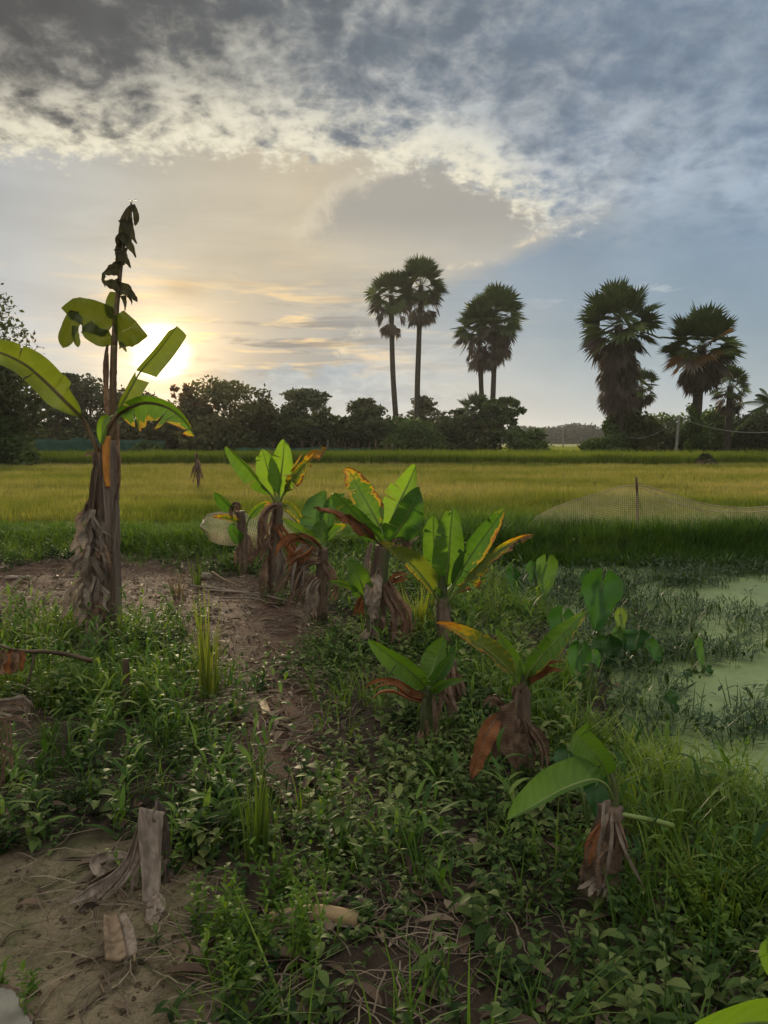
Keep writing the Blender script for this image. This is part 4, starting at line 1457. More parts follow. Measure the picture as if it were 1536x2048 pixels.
A.sheath([(200, 1010, -.08), (198, 1090, -.10), (202, 1180, -.08), (204, 1280, -.06)], 18, 'dead_grey')
A.sheath([(190, 905, -.04), (176, 908, -.06), (170, 914, -.08)], 8, 'dead')

# ---- the rear stem with the tattered spire of a leaf
B_ = Banana('tallest banana plant, its single spire of a leaf blackened and torn to rags', (226, 1262))
B_.stem([(229, 1266), (226, 1120), (225, 1000), (226, 880)], 34, 24, 'stem_grey', rough=0.3)
B_.stem([(226, 882), (226, 800), (227, 730), (228, 690)], 17, 13, 'midrib_red', rough=0.25, name='leaf_stalk')
lf = Buf()
rib = smooth_path(B_.pts([(228, 692), (231, 640), (236, 585), (241, 540), (248, 480), (256, 430), (263, 405)]), 30)
tat = [([(228, 650), (204, 640, -.05), (180, 632, -.1), (158, 630, -.1), (146, 640, -.08)], 66, 8, 0, 'lobe'),
       ([(158, 622, -.1), (146, 640, -.11), (136, 664, -.1), (126, 696, -.08)], 30, 16, 0, 'rag'),
       ([(226, 674), (206, 676, -.06), (188, 668, -.06), (170, 650, -.06)], 34, 5, 10, 'lobe'),
       ([(148, 650, -.12), (150, 672, -.13), (156, 695, -.12)], 16, 20, 30, 'rag'),
       ([(231, 664, -.02), (246, 662, -.05), (262, 654, -.06), (273, 644, -.04)], 68, 6, -10, 'blunt'),
       ([(238, 690, -.02), (246, 692, -.04), (253, 704, -.04)], 16, 10, 0, 'tri'),
       ([(228, 640), (221, 622, .02), (222, 604, .02), (231, 584, .02)], 20, 10, 10, 'blunt'),
       ([(243, 538), (230, 538, -.03), (216, 544, -.05), (204, 550, -.05)], 34, 12, 10, 'tri'),
       ([(240, 572), (228, 570, -.03), (216, 566, -.05), (207, 562, -.05)], 32, 12, -10, 'tri'),
       ([(209, 548, -.05), (206, 560, -.05), (211, 575, -.05)], 9, 20, 0, 'tri'),
       ([(236, 580), (250, 580, -.03), (264, 590, -.05), (275, 603, -.05)], 34, 16, 10, 'tri'),
       ([(246, 590), (250, 606, -.03), (250, 622, -.03)], 13, 20, 0, 'tri'),
       ([(256, 590), (263, 602, -.03), (263, 610, -.03)], 9, 20, 0, 'tri'),
       ([(241, 496), (246, 512, -.03), (256, 526, -.04), (261, 536, -.04)], 30, 20, 0, 'tri'),
       ([(240, 486), (241, 508, 0), (240, 532, 0)], 20, 15, 0, 'blunt'),
       ([(244, 464), (254, 482, -.03), (265, 500, -.04), (272, 515, -.04)], 30, 18, 0, 'tri'),
       ([(250, 436), (258, 458, -.03), (268, 478, -.04), (274, 488, -.03)], 30, 18, 0, 'tri'),
       ([(263, 406), (255, 430, 0), (250, 462, 0), (243, 500, 0)], 26, 20, 0, 'spear'),
       ([(263, 408), (270, 422, -.02), (273, 436, -.03), (270, 452, -.03)], 12, 26, 0, 'rag'),
       ([(264, 408), (267, 425, -.02), (267, 440, -.03)], 6, 26, 0, 'tri'),
       ([(246, 470), (239, 474, 0), (237, 484, 0), (242, 496, 0)], 14, 25, 0, 'rag')]
lfd = Buf()
for i, (pp, w, f, roll, pf) in enumerate(tat):
    path = smooth_path(B_.pts(pp), 18)
    hi = np.mean([q[1] for q in pp]) < 610
    blade(lfd if hi else lf, path, w * B_.k / 2, w * B_.k / 2, roll, f, f, seed=300 + i, prof=pf if pf != 'lobe' else 'blunt', n=14, m=6, crumple=0.2 if hi else 0.12, tears=(0, 0), wave=.1,
          burn=(0.0, 0.0, -0.1))
lo = lf.build('torn_leaf', M['ban_tatter'], B_.root)
lfd.build('blackened_rags', M['ban_black'], lo)
b = Buf()
tube(b, rib, np.linspace(6.5, 1.6, 30) * B_.k, 7, rough=.15)
b.build('midrib', M['midrib_red'], lo)
B_.sheath([(212, 690, -.03), (214, 740, -.05), (212, 790, -.05), (216, 850, -.04)], 10, 'dead')
B_.sheath([(234, 840, -.05), (236, 900, -.07), (238, 960, -.08), (232, 1000, -.08)], 9, 'dead')
B_.sheath([(232, 885, -.08), (238, 910, -.1), (240, 938, -.1)], 5, 'dead', f=10)
B_.sheath([(226, 940, -.1), (236, 950, -.12), (237, 975, -.12)], 5, 'dead', f=10)
B_.sheath([(232, 980, -.06), (226, 1060, -.08), (222, 1150, -.08), (218, 1230, -.08)], 16, 'stem_grey')
B_.dead([(214, 690, -.02), (211, 730, -.03), (210, 780, -.03)], 10, 10, 'dead', f=40, tears=(1, 1))

# ---- the row along the pond
C1 = Banana('small far banana plant with one dull leaf, nearest the crumpled net', (490, 1142))
C1.stem([(490, 1146), (488, 1100), (484, 1060), (480, 1022)], 28, 16, 'stem')
C1.leaf([(474, 1030), (460, 1014, -.05), (446, 1000, -.1), (429, 984, -.15)], 34, 26, 0.15, roll=35, f=15, mat='ban_deep', ribw=3)
C1.leaf([(490, 1060), (500, 1034, -.05), (516, 1016, -.1), (534, 1006, -.15), (545, 1012, -.15)], 16, 24, 0.25, f=25, mat='ban', burn=(.3, .6, 0), ribw=3)
C1.leaf([(488, 1052), (470, 1042, -.05), (450, 1036, -.1), (424, 1034, -.1)], 10, 22, 0.1, f=30, mat='ban_dull', burn=(.5, .4, .15), ribw=3)
C1.leaf([(492, 1090), (478, 1076, -.1), (466, 1058, -.2), (470, 1045, -.2)], 30, 26, 0.2, f=15, mat='ban_deep', ribw=3)
C1.dead([(478, 1020, 0), (472, 1012, -.05), (468, 1022, -.05), (474, 1034, -.05)], 22, 22, 'dead', crumple=.9)
C1.dead([(480, 1085, -.05), (476, 1110, -.1), (474, 1138, -.1)], 22, 20, 'dead')
C1.dead([(498, 1070, -.05), (502, 1100, -.1), (502, 1135, -.08)], 18, 18, 'dead')

C2 = Banana('banana plant with two glowing upright leaves, by the crumpled net', (548, 1192))
C2.stem([(548, 1196), (549, 1130), (552, 1060), (555, 1004)], 34, 20, 'stem')
C2.leaf([(552, 1010), (542, 990, -.05), (520, 965, -.1), (490, 930, -.15), (452, 892, -.2)], 40, 34, 0.16, roll=30, f=30, fr=35, mat='ban', burn=(.22, .15, 0), ribw=4, burn_side=(0.2, 1))
C2.leaf([(554, 1004), (549, 985), (540, 955), (532, 925), (524, 895)], 50, 46, 0.12, f=10, mat='ban_young', ribw=4)
C2.leaf([(556, 1004), (558, 985), (562, 950), (566, 915), (569, 879)], 58, 56, 0.10, f=12, fr=4, mat='ban_young', ribw=5)
C2.leaf([(558, 1008), (566, 990, -.05), (580, 965, -.1), (604, 935, -.15), (630, 908, -.2), (656, 896, -.2)], 30, 40, 0.15, f=25, fr=45, mat='ban_dull', burn=(.85, .95, .15), tears=(4, 9), gap=.22, droop=28, crumple=.3, ribw=4)
C2.leaf([(558, 1004, .05), (572, 975, .08), (588, 940, .1), (606, 906, .12)], 14, 16, 0.2, roll=60, f=20, mat='ban_dull', burn=(.6, .3, .1), ribw=3)
C2.leaf([(560, 1012), (574, 1010, -.1), (590, 1022, -.15), (608, 1050, -.15)], 20, 30, 0.15, f=30, mat='ban_dull', burn=(.3, .3, .05), ribw=3)
C2.dead([(550, 1012, -.02), (538, 1022, -.08), (528, 1050, -.12), (526, 1080, -.12), (530, 1110, -.12)], 44, 40, 'dead', f=40)
C2.dead([(546, 1070, -.05), (528, 1095, -.12), (505, 1122, -.15), (486, 1138, -.18)], 30, 34, 'dead', f=40)
C2.dead([(556, 1050, -.05), (572, 1075, -.1), (590, 1110, -.12), (585, 1160, -.15)], 40, 40, 'dead_red', f=40)
C2.dead([(560, 1090, -.1), (564, 1130, -.15), (560, 1180, -.18)], 36, 30, 'dead_grey', f=42)
C2.dead([(540, 1110, -.05), (530, 1150, -.1), (534, 1192, -.1)], 30, 26, 'dead', f=42)

C3 = Banana('banana plant with a pale bent leaf and a skirt of brown rags', (640, 1244))
C3.stem([(640, 1248), (641, 1190), (643, 1140), (646, 1096)], 30, 19, 'stem')
C3.leaf([(644, 1098), (625, 1082, -.05), (604, 1066, -.1), (584, 1052, -.15), (563, 1036, -.2)], 46, 26, 0.12, roll=-30, f=20, mat='ban_young', burn=(.12, .2, 0), ribw=4)
C3.leaf([(646, 1096), (645, 1080, .02), (644, 1062, .03), (648, 1040, .03)], 44, 40, 0.1, roll=25, f=15, mat='ban', ribw=4)
C3.leaf([(646, 1098), (654, 1078, .05), (668, 1060, .08), (692, 1050, .1)], 26, 22, 0.2, f=20, mat='ban', burn=(.25, .3, 0), ribw=3)
C3.leaf([(642, 1092, .1), (634, 1060, .15), (632, 1030, .2), (644, 1000, .25), (652, 982, .25)], 62, 40, 0.15, roll=25, f=12, mat='ban_deep', ribw=3)
C3.leaf([(652, 1094, .05), (655, 1050, .1), (664, 1010, .1), (690, 985, .1)], 40, 34, 0.2, roll=30, f=15, mat='ban_deep', ribw=3)
C3.dead([(640, 1102, -.02), (618, 1082, -.1), (590, 1076, -.15), (568, 1090, -.16), (562, 1116, -.16)], 24, 34, 'dead_red', f=30, crumple=.35, tears=(2, 2))
C3.dead([(636, 1104, -.05), (612, 1096, -.12), (600, 1120, -.16), (598, 1160, -.18), (600, 1200, -.18)], 44, 40, 'dead_grey', f=40)
C3.dead([(640, 1120, -.05), (610, 1130, -.15), (585, 1165, -.2), (570, 1205, -.22)], 44, 40, 'dead', f=42)
C3.dead([(646, 1120, -.05), (662, 1150, -.1), (668, 1185, -.12), (656, 1210, -.14)], 34, 30, 'dead', f=42)
C3.dead([(636, 1160, -.1), (622, 1185, -.18), (622, 1215, -.2), (626, 1240, -.2)], 40, 36, 'dead_grey', f=44)
C3.dead([(630, 1150, -.1), (596, 1190, -.2), (588, 1228, -.22)], 40, 36, 'dead', f=44)
C3.dead([(624, 1090, -.1), (606, 1108, -.18), (590, 1118, -.18), (575, 1132, -.18)], 40, 30, 'dead_red', f=30)

C4 = Banana('banana plant with a wilted chocolate brown leaf and a scorched upright one', (752, 1290))
C4.stem([(752, 1296), (754, 1220), (758, 1150), (766, 1092)], 46, 26, 'stem')
C4.stem([(764, 1180, -.02), (768, 1130, -.02), (772, 1085, -.02)], 20, 15, 'stem_green', name='leaf_stalk')
C4.leaf([(770, 1092), (758, 1075, -.05), (735, 1052, -.1), (705, 1022, -.15), (668, 985, -.2)], 50, 50, 0.08, roll=25, f=20, mat='ban_deep', ribw=5)
C4.leaf([(768, 1085), (762, 1060, .05), (742, 1020, .08), (722, 985, .1), (700, 945, .1), (684, 940, .1)], 62, 56, 0.15, roll=-10, f=12, mat='ban', burn=(.7, .45, 0), burn_side=(.55, 1), tears=(2, 1), droop=6, ribw=5)
C4.leaf([(772, 1086), (776, 1060, .03), (795, 1010, .08), (815, 970, .1), (832, 930, .1)], 62, 50, 0.15, roll=15, f=14, mat='ban_young', ribw=5)
C4.leaf([(778, 1090), (786, 1076, -.08), (804, 1050, -.14), (822, 1015, -.18), (840, 974, -.2)], 66, 64, 0.10, roll=-12, f=12, mat='ban_deep', ribw=5)
C4.leaf([(764, 1092), (735, 1065, -.1), (700, 1035, -.16), (662, 1018, -.2), (626, 1016, -.22)], 30, 36, 0.12, roll=20, f=30, fr=60, mat='dead_red', crumple=.4, tears=(1, 4), gap=.12, droop=15, ribw=5, rib='midrib_dead')
C4.leaf([(782, 1088, .05), (800, 1060, .1), (822, 1030, .15), (845, 1018, .2)], 34, 34, 0.2, roll=30, f=30, mat='dead', crumple=.4, ribw=3, rib='midrib_dead')
C4.dead([(776, 1098, -.02), (792, 1084, -.08), (806, 1086, -.1), (815, 1112, -.1)], 22, 22, 'dead', f=40)
C4.dead([(790, 1100, -.02), (806, 1092, -.06), (824, 1078, -.1), (836, 1068, -.1)], 14, 18, 'dead_grey', f=30)
C4.dead([(756, 1138, -.05), (746, 1165, -.16), (744, 1210, -.2), (756, 1238, -.2)], 46, 40, 'dead_grey', f=32, crumple=.3, tears=(0, 1), prof='leaf')
C4.dead([(752, 1225, -.1), (760, 1255, -.18), (778, 1280, -.2)], 50, 44, 'dead', f=35)
C4.dead([(748, 1250, -.1), (732, 1275, -.18), (716, 1302, -.22), (708, 1316, -.22)], 26, 26, 'dead_grey', f=30)
C4.dead([(770, 1168, -.05), (786, 1200, -.12), (798, 1240, -.15), (790, 1290, -.16)], 48, 40, 'dead', f=38)
C4.dead([(742, 1180, -.04), (726, 1205, -.1), (718, 1235, -.12)], 36, 30, 'dead_red', f=38)
C4.dead([(778, 1172, -.04), (790, 1156, -.1), (806, 1152, -.12), (818, 1160, -.12)], 16, 20, 'dead_red', f=40)
C4.dead([(742, 1085, 0), (736, 1120, -.04), (735, 1150, -.04)], 18, 16, 'dead_grey', f=30)

C5 = Banana('young banana shoot with a broad fresh leaf, leaning at the foot of the scorched plant', (738, 1288), d=5.75)
C5.root.location[2] = float(ground_z(C5.root.location[0], C5.root.location[1]))
C5.stem([(742, 1292), (738, 1240), (732, 1200)], 13, 10, 'stem_green', rough=.2)
C5.leaf([(733, 1205), (730, 1190), (722, 1165, -.05), (710, 1140, -.08), (696, 1120, -.1)], 56, 40, 0.12, roll=-20, f=14, mat='ban', ribw=4)
C5.leaf([(731, 1200), (715, 1182, -.05), (690, 1168, -.1), (656, 1162, -.12)], 14, 20, 0.25, roll=30, f=15, mat='ban_young', ribw=4)
C5.dead([(738, 1215, -.03), (744, 1240, -.06), (742, 1270, -.06), (728, 1292, -.06)], 12, 10, 'dead_grey', f=30)

C6 = Banana('lush banana plant with three broad green leaves and a half withered one', (890, 1296))
C6.stem([(890, 1300), (889, 1260), (887, 1225), (886, 1196)], 34, 28, 'stem')
C6.stem([(886, 1215), (885, 1180), (884, 1150)], 26, 16, 'stem_green', name='leaf_stalk', rough=.2)
C6.leaf([(884, 1210), (882, 1180), (874, 1140, .05), (868, 1090, .08), (866, 1030, .1)], 54, 44, 0.22, f=12, mat='ban', ribw=5)
C6.leaf([(888, 1208), (890, 1180), (896, 1130, -.04), (900, 1070, -.06), (905, 1014, -.06)], 66, 68, 0.14, f=10, mat='ban', ribw=6)
C6.leaf([(892, 1210), (902, 1180, -.04), (920, 1145, -.08), (952, 1095, -.1), (985, 1050, -.12), (1012, 1014, -.14)], 62, 56, 0.18, roll=-15, f=14, mat='ban_deep', burn=(.55, .2, 0), burn_side=(0.0, 1.0), ribw=5)
C6.leaf([(892, 1212), (905, 1195, -.1), (930, 1165, -.16), (962, 1130, -.2), (1000, 1098, -.22), (1045, 1074, -.24), (1068, 1070, -.24)], 20, 62, 0.18, roll=10, f=40, fr=30, mat='ban_dull', burn=(.95, .5, .1), burn_side=(.3, 1), tears=(2, 8), gap=.12, droop=14, crumple=.25, ribw=5)
C6.leaf([(882, 1212), (870, 1190, -.1), (850, 1160, -.16), (822, 1128, -.2), (790, 1105, -.24), (758, 1082, -.26)], 30, 50, 0.18, roll=-10, f=30, fr=20, mat='ban_dull', burn=(.75, .25, 0), burn_side=(1.0, .1), tears=(3, 1), droop=8, ribw=5)
C6.leaf([(890, 1205), (880, 1185, -.05), (868, 1172, -.08)], 12, 14, 0.1, f=30, mat='ban_deep', ribw=3)

C7 = Banana('low banana plant with a broad pale folded leaf and a curled rusty leaf', (862, 1496))
C7.stem([(862, 1500), (858, 1450), (856, 1410), (856, 1370)], 40, 28, 'stem_green', rough=.4)
C7.leaf([(858, 1385), (842, 1362, -.05), (812, 1335, -.1), (778, 1310, -.14), (736, 1277, -.18)], 62, 48, 0.06, roll=20, f=30, fr=26, mat='ban', ribw=5)
C7.leaf([(856, 1378), (862, 1350, .03), (872, 1320, .05), (890, 1275, .06)], 60, 44, 0.1, roll=15, f=14, mat='ban', ribw=5)
C7.leaf([(860, 1380), (870, 1362, -.04), (884, 1340, -.06), (900, 1318, -.07), (908, 1292, -.07)], 46, 34, 0.1, roll=-20, f=14, mat='ban_deep', ribw=5)
C7.leaf([(860, 1385), (872, 1376, -.1), (894, 1364, -.14), (930, 1358, -.16)], 26, 22, 0.1, roll=-30, f=20, mat='ban', ribw=4)
C7.dead([(856, 1400, -.02), (838, 1396, -.08), (816, 1388, -.14), (788, 1372, -.2), (756, 1372, -.24), (732, 1392, -.24)], 26, 30, 'dead_red', f=30, crumple=.3, tears=(1, 2))
C7.dead([(874, 1380, -.02), (890, 1378, -.06), (896, 1404, -.08), (896, 1440, -.08)], 40, 34, 'dead', f=40)
C7.dead([(852, 1440, -.06), (848, 1475, -.1), (850, 1505, -.1)], 26, 22, 'dead', f=40)
C7.sheath([(850, 1390, -.07), (846, 1430, -.1), (844, 1490, -.1)], 12, 'stem_green')
C7.sheath([(866, 1390, -.07), (872, 1440, -.1), (872, 1490, -.1)], 12, 'dead')

C7b = Banana('withered banana stump with brown rags, behind the plant with the folded leaf', (905, 1446))
C7b.stem([(905, 1450), (905, 1400), (906, 1350), (906, 1320)], 26, 16, 'stem')
C7b.dead([(906, 1330), (900, 1350, -.05), (896, 1390, -.08), (892, 1420, -.08)], 36, 30, 'dead', f=40)
C7b.dead([(908, 1340), (916, 1370, -.05), (918, 1410, -.06)], 22, 18, 'dead', f=40)

C8 = Banana('low banana plant with an orange scorched leaf and two big hanging brown leaves', (1042, 1558))
C8.stem([(1042, 1562), (1044, 1480), (1046, 1410), (1046, 1370)], 40, 26, 'stem')
C8.stem([(1046, 1392), (1047, 1365), (1044, 1340)], 24, 16, 'stem_green', name='leaf_stalk', rough=.2)
C8.leaf([(1040, 1375), (1022, 1345, -.06), (985, 1308, -.12), (945, 1280, -.16), (905, 1258, -.2), (868, 1244, -.22)], 34, 46, 0.12, roll=-14, f=30, fr=18, mat='ban_dull', burn=(.62, .5, .12), burn_side=(1.15, .15), tears=(3, 1), droop=6, ribw=5)
C8.leaf([(1044, 1378), (1038, 1350), (1026, 1320, .02), (1010, 1290, .03), (994, 1258, .03)], 40, 34, 0.2, roll=12, f=14, mat='ban_young', ribw=5)
C8.leaf([(1048, 1372), (1058, 1345, -.06), (1085, 1310, -.1), (1118, 1275, -.13), (1148, 1245, -.15), (1175, 1222, -.16)], 42, 52, 0.12, roll=12, f=14, mat='ban', burn=(.32, .15, 0), burn_side=(.25, 1.0), ribw=5)
C8.leaf([(1046, 1395), (1050, 1370), (1046, 1345, -.02), (1040, 1320, -.02)], 30, 26, 0.05, f=16, mat='ban_young', ribw=4)
C8.dead([(1050, 1372, .02), (1066, 1352, -.04), (1096, 1334, -.1), (1128, 1332, -.14)], 26, 34, 'dead_red', f=30, crumple=.5)
C8.dead([(1000, 1312, .05), (990, 1292, .02), (984, 1278, 0), (996, 1270, 0)], 16, 30, 'dead', f=30, crumple=.7)
C8.dead([(1044, 1385, -.04), (1036, 1384, -.12), (1030, 1420, -.2), (1028, 1470, -.22), (1032, 1536, -.22)], 72, 64, 'dead', f=26, crumple=.32, tears=(2, 2), prof='leaf', gap=.1)
C8.dead([(1030, 1400, -.06), (1006, 1420, -.14), (982, 1452, -.2), (962, 1500, -.24), (942, 1560, -.26)], 40, 34, 'dead_red', f=24, crumple=.25, tears=(0, 0), prof='leaf', stalk=.25)
C8.dead([(1010, 1420, -.05), (998, 1404, -.08), (980, 1402, -.1), (974, 1418, -.1)], 20, 22, 'dead', f=40, crumple=.7)
C8.dead([(1052, 1440, -.04), (1070, 1470, -.1), (1080, 1500, -.12), (1084, 1540, -.12)], 44, 40, 'dead', f=38)
C8.dead([(1036, 1440, -.05), (1016, 1480, -.12), (1004, 1525, -.14)], 50, 40, 'dead', f=38)

C9 = Banana('small stumpy banana plant with two pale leaves and a rolled spear, deep in bright grass', (1206, 1800))
C9.stem([(1204, 1806), (1208, 1730), (1214, 1670), (1222, 1610)], 78, 44, 'stem', rough=.6)
C9.stem([(1224, 1640), (1230, 1605), (1228, 1570), (1218, 1545)], 20, 12, 'stem_green', name='leaf_stalk', rough=.15)
C9.leaf([(1222, 1570), (1212, 1545, -.02), (1198, 1518, -.04), (1172, 1488, -.05), (1148, 1466, -.06)], 58, 60, 0.16, roll=-10, f=12, mat='ban', prof='blunt', tears=(1, 1), droop=5, gap=.02, ribw=5)
C9.leaf([(1226, 1600), (1216, 1576, -.05), (1200, 1562, -.08), (1178, 1560, -.1), (1130, 1576, -.14), (1075, 1606, -.17), (1014, 1640, -.2)], 24, 100, 0.26, roll=-8, f=25, fr=10, mat='ban', ribw=6, wave=.03)
C9.leaf([(1230, 1620), (1234, 1585), (1238, 1550), (1240, 1524)], 9, 9, 0.1, f=50, mat='ban_young', ribw=9, prof='spear')
C9.dead([(1214, 1640, -.06), (1196, 1660, -.1), (1184, 1690, -.12), (1174, 1730, -.12)], 30, 26, 'dead_red', f=30, crumple=.3)
C9.dead([(1210, 1690, -.1), (1192, 1720, -.14), (1184, 1770, -.14)], 44, 40, 'dead', f=38)
C9.dead([(1232, 1640, -.06), (1240, 1690, -.1), (1244, 1750, -.1)], 30, 30, 'dead', f=38)
C9.dead([(1212, 1770, -.12), (1196, 1780, -.16), (1180, 1800, -.18)], 44, 40, 'dead_grey', f=30)
for i, (a, c, e) in enumerate([((1218, 1620), (1200, 1680), (1190, 1760)), ((1224, 1620), (1222, 1690), (1206, 1780)), ((1230, 1640), (1250, 1700), (1290, 1780)), ((1208, 1600), (1206, 1640), (1207, 1680))]):
    C9.sheath([(*a, -.08), (*c, -.14), (*e, -.14)], 7, 'dead_grey', f=15)
C9.stem([(1240, 1628, 0), (1270, 1634, 0), (1310, 1642, .02), (1345, 1652, .05)], 10, 13, 'midrib', name='fallen_stalk', rough=.1)

# leaves of a plant just outside the picture
C10 = Banana('big banana plant cut by the corner, two pale green leaf edges showing', (1700, 2330))
C10.stem([(1700, 2340), (1690, 2200), (1680, 2100)], 90, 60, 'stem_green')
C10.leaf([(1684, 2120), (1640, 2020, -.05), (1590, 1960, -.08), (1550, 1930, -.1), (1535, 1900, -.1), (1540, 1870, -.1)], 90, 70, 0.2, roll=15, f=15, mat='ban_young', ribw=9)
C10.leaf([(1684, 2150), (1620, 2080, -.1), (1540, 2046, -.16), (1450, 2052, -.2), (1345, 2074, -.22)], 44, 120, 0.15, roll=0, f=20, fr=20, mat='ban_young', ribw=10)
C10.dead([(1690, 2140), (1620, 2010, -.05), (1560, 1930, -.06), (1500, 1915, -.06)], 30, 36, 'dead_grey', f=30)

# dead plant on a stake out in the rice
W1 = Banana('withered brown banana remnant on a thin stake, alone in the ripening rice', (396, 988), name='withered_banana_plant', group=None)
W1.stem([(396, 990), (396, 960), (395, 930), (394, 907)], 4.5, 5, 'wood', name='stake', rough=.2)
for i, (a, c) in enumerate([((393, 922), (384, 962)), ((396, 925), (390, 970)), ((396, 920), (400, 972)), ((395, 924), (404, 964)), ((394, 916), (392, 950)), ((396, 918), (399, 948))]):
    W1.dead([(395, 915 + i), (a[0], a[1] + 8, -.1), ((a[0] + c[0]) / 2, (a[1] + c[1]) / 2, -.2), (c[0], c[1], -.2)], 11, 10, 'dead', f=40)
W1.dead([(394, 905), (393, 910, -.05), (394, 918, -.05)], 6, 6, 'dead', f=30)

# ---- dragonfly on the tip of the tattered leaf
dtop = P(264, 402, B_.d)
df = thing('dragonfly', 'tiny dragonfly perched on the tip of the torn spire leaf', 'dragonfly', dtop)
M['insect'] = simple_mat('insect_body', (0.03, 0.025, 0.02), (0.06, 0.05, 0.04), 40, 0.5, 0.3)
M['wing'] = simple_mat('insect_wing', (0.30, 0.27, 0.22), (0.40, 0.36, 0.30), 40, 0.4, 0.3, trans=0.6)
k_ = B_.k
b = Buf()
tube(b, smooth_path([dtop + [0.6 * k_, 0, 1.2 * k_], dtop + [0, 0, -.2 * k_], dtop + [-2.5 * k_, -3 * k_, -4 * k_]], 8), np.array([1.0, 1.2, .9, .7, .6, .5, .5, .4]) * k_, 6)
b.build('body', M['insect'], df)
for s in (-1, 1):
    for q in (0, 1):
        b = Buf()
        e = dtop + np.array([s * 9 * k_, (q - .5) * 5 * k_, (2.2 + q * 0.6) * k_])
        o_ = dtop + np.array([0, 0, .6 * k_])
        w_ = np.array([0, 1.6 * k_, 0.3 * k_])
        mdl = (o_ + e) / 2
        b.add([o_ - w_ * .3, mdl - w_, e, mdl + w_], [[0, 1, 2, 3]])
        b.build('wing', M['wing'], df, solid=0.0015)

# ------------------------------------------------------------------ dry things lying about
M['sheath_pale'] = simple_mat('dry_sheath_pale', (0.105, 0.080, 0.064), (0.225, 0.180, 0.150), 10, 0.8, 0.2, (6, 6, 0.5), 0.6, 0.006)
M['sheath_dark'] = simple_mat('dry_sheath_dark', (0.050, 0.036, 0.028), (0.120, 0.092, 0.075), 10, 0.8, 0.2, (6, 6, 0.5), 0.7, 0.008)
M['log_tan'] = simple_mat('fallen_stem_tan', (0.16, 0.105, 0.055), (0.30, 0.215, 0.120), 7, 0.65, 0.25, (0.3, 2, 2), 0.5, 0.01)
M['log_plum'] = simple_mat('fallen_stem_plum', (0.060, 0.038, 0.034), (0.130, 0.088, 0.078), 7, 0.65, 0.25, (0.3, 2, 2), 0.5, 0.01)
M['log_brown'] = simple_mat('split_stem_brown', (0.090, 0.058, 0.036), (0.215, 0.155, 0.105), 12, 0.8, 0.2, (3, 3, 0.4), 0.8, 0.01)


def gz1(p):
    return float(ground_z(p[0], p[1]))


def strap(buf, pts, widths, roll=0.0, cup=0.0, crumple=0.0, seed=0, n=30, m=7):
    """bent strap following a curve, with a width at each point"""
    mid = smooth_path(pts, n)
    w = np.interp(np.linspace(0, 1, n), np.linspace(0, 1, len(widths)), widths) / 2
    T = unit(np.gradient(mid, axis=0))
    view = unit(mid.mean(0) - CAMV)
    S0 = unit(np.cross(T, view)); N0 = np.cross(S0, T)
    a = R_(roll)
    S = S0 * math.cos(a) + N0 * math.sin(a)
    Nn = N0 * math.cos(a) - S0 * math.sin(a)
    s = np.linspace(-1, 1, m)
    t = np.linspace(0, 1, n)
    p = mid[:, None] + S[:, None] * (w[:, None] * s[None])[..., None]
    off = -cup * w[:, None] * (1 - np.cos(s * 1.4))[None] * 1.0
    if crumple:
        off = off + crumple * w[:, None] * (fbm(t[:, None] * 9 + seed * 2.3, s[None] * 2.2 + seed, seed, 3) - 0.5) * 2.2
    p = p + Nn[:, None] * off[..., None]
    uv = np.stack(np.broadcast_arrays(t[:, None] + 0.01, np.abs(s)[None]), -1)
    buf.add(p.reshape(-1, 3), grid_faces(n, m), None, 0.0, uv.reshape(-1, 2))


def ctx(base):
    g = G(*base)
    k = g[1] / F
    def pp(l):
        return np.array([P(q[0], q[1], g[1] + (q[2] if len(q) > 2 else 0)) for q in l])
    return g, k, pp


# folded sheath standing like a tent on the mud
g, k, pp = ctx((305, 1812))
k *= 1.08
o = thing('dry_banana_sheath', 'folded grey dry banana sheath standing on end on the bare mud', 'dead sheath', (g[0], g[1], gz1(g)))
b = Buf(); strap(b, pp([(304, 1619, .05), (300, 1640, .035), (300, 1700, .015), (302, 1760, -.015), (300, 1806, -.05)]), np.array([50, 46, 40, 36, 30]) * k, 10, 0.35, 0.16, 1); b.build('front_strap', M['sheath_pale'], o, solid=0.003)
b = Buf(); strap(b, pp([(306, 1618, .052), (322, 1640, .11), (331, 1690, .15), (334, 1740, .16), (338, 1772, .15)]), np.array([46, 26, 22, 24, 16]) * k, 38, 0.3, 0.3, 2); b.build('back_strap', M['sheath_dark'], o, solid=0.003)
b = Buf(); strap(b, pp([(304, 1796, -.04), (312, 1812, -.08), (308, 1832, -.11), (304, 1862, -.16)]), np.array([28, 40, 26, 4]) * k, -14, 0.25, 0.35, 3, 16); b.build('tip', M['sheath_pale'], o, solid=0.002)
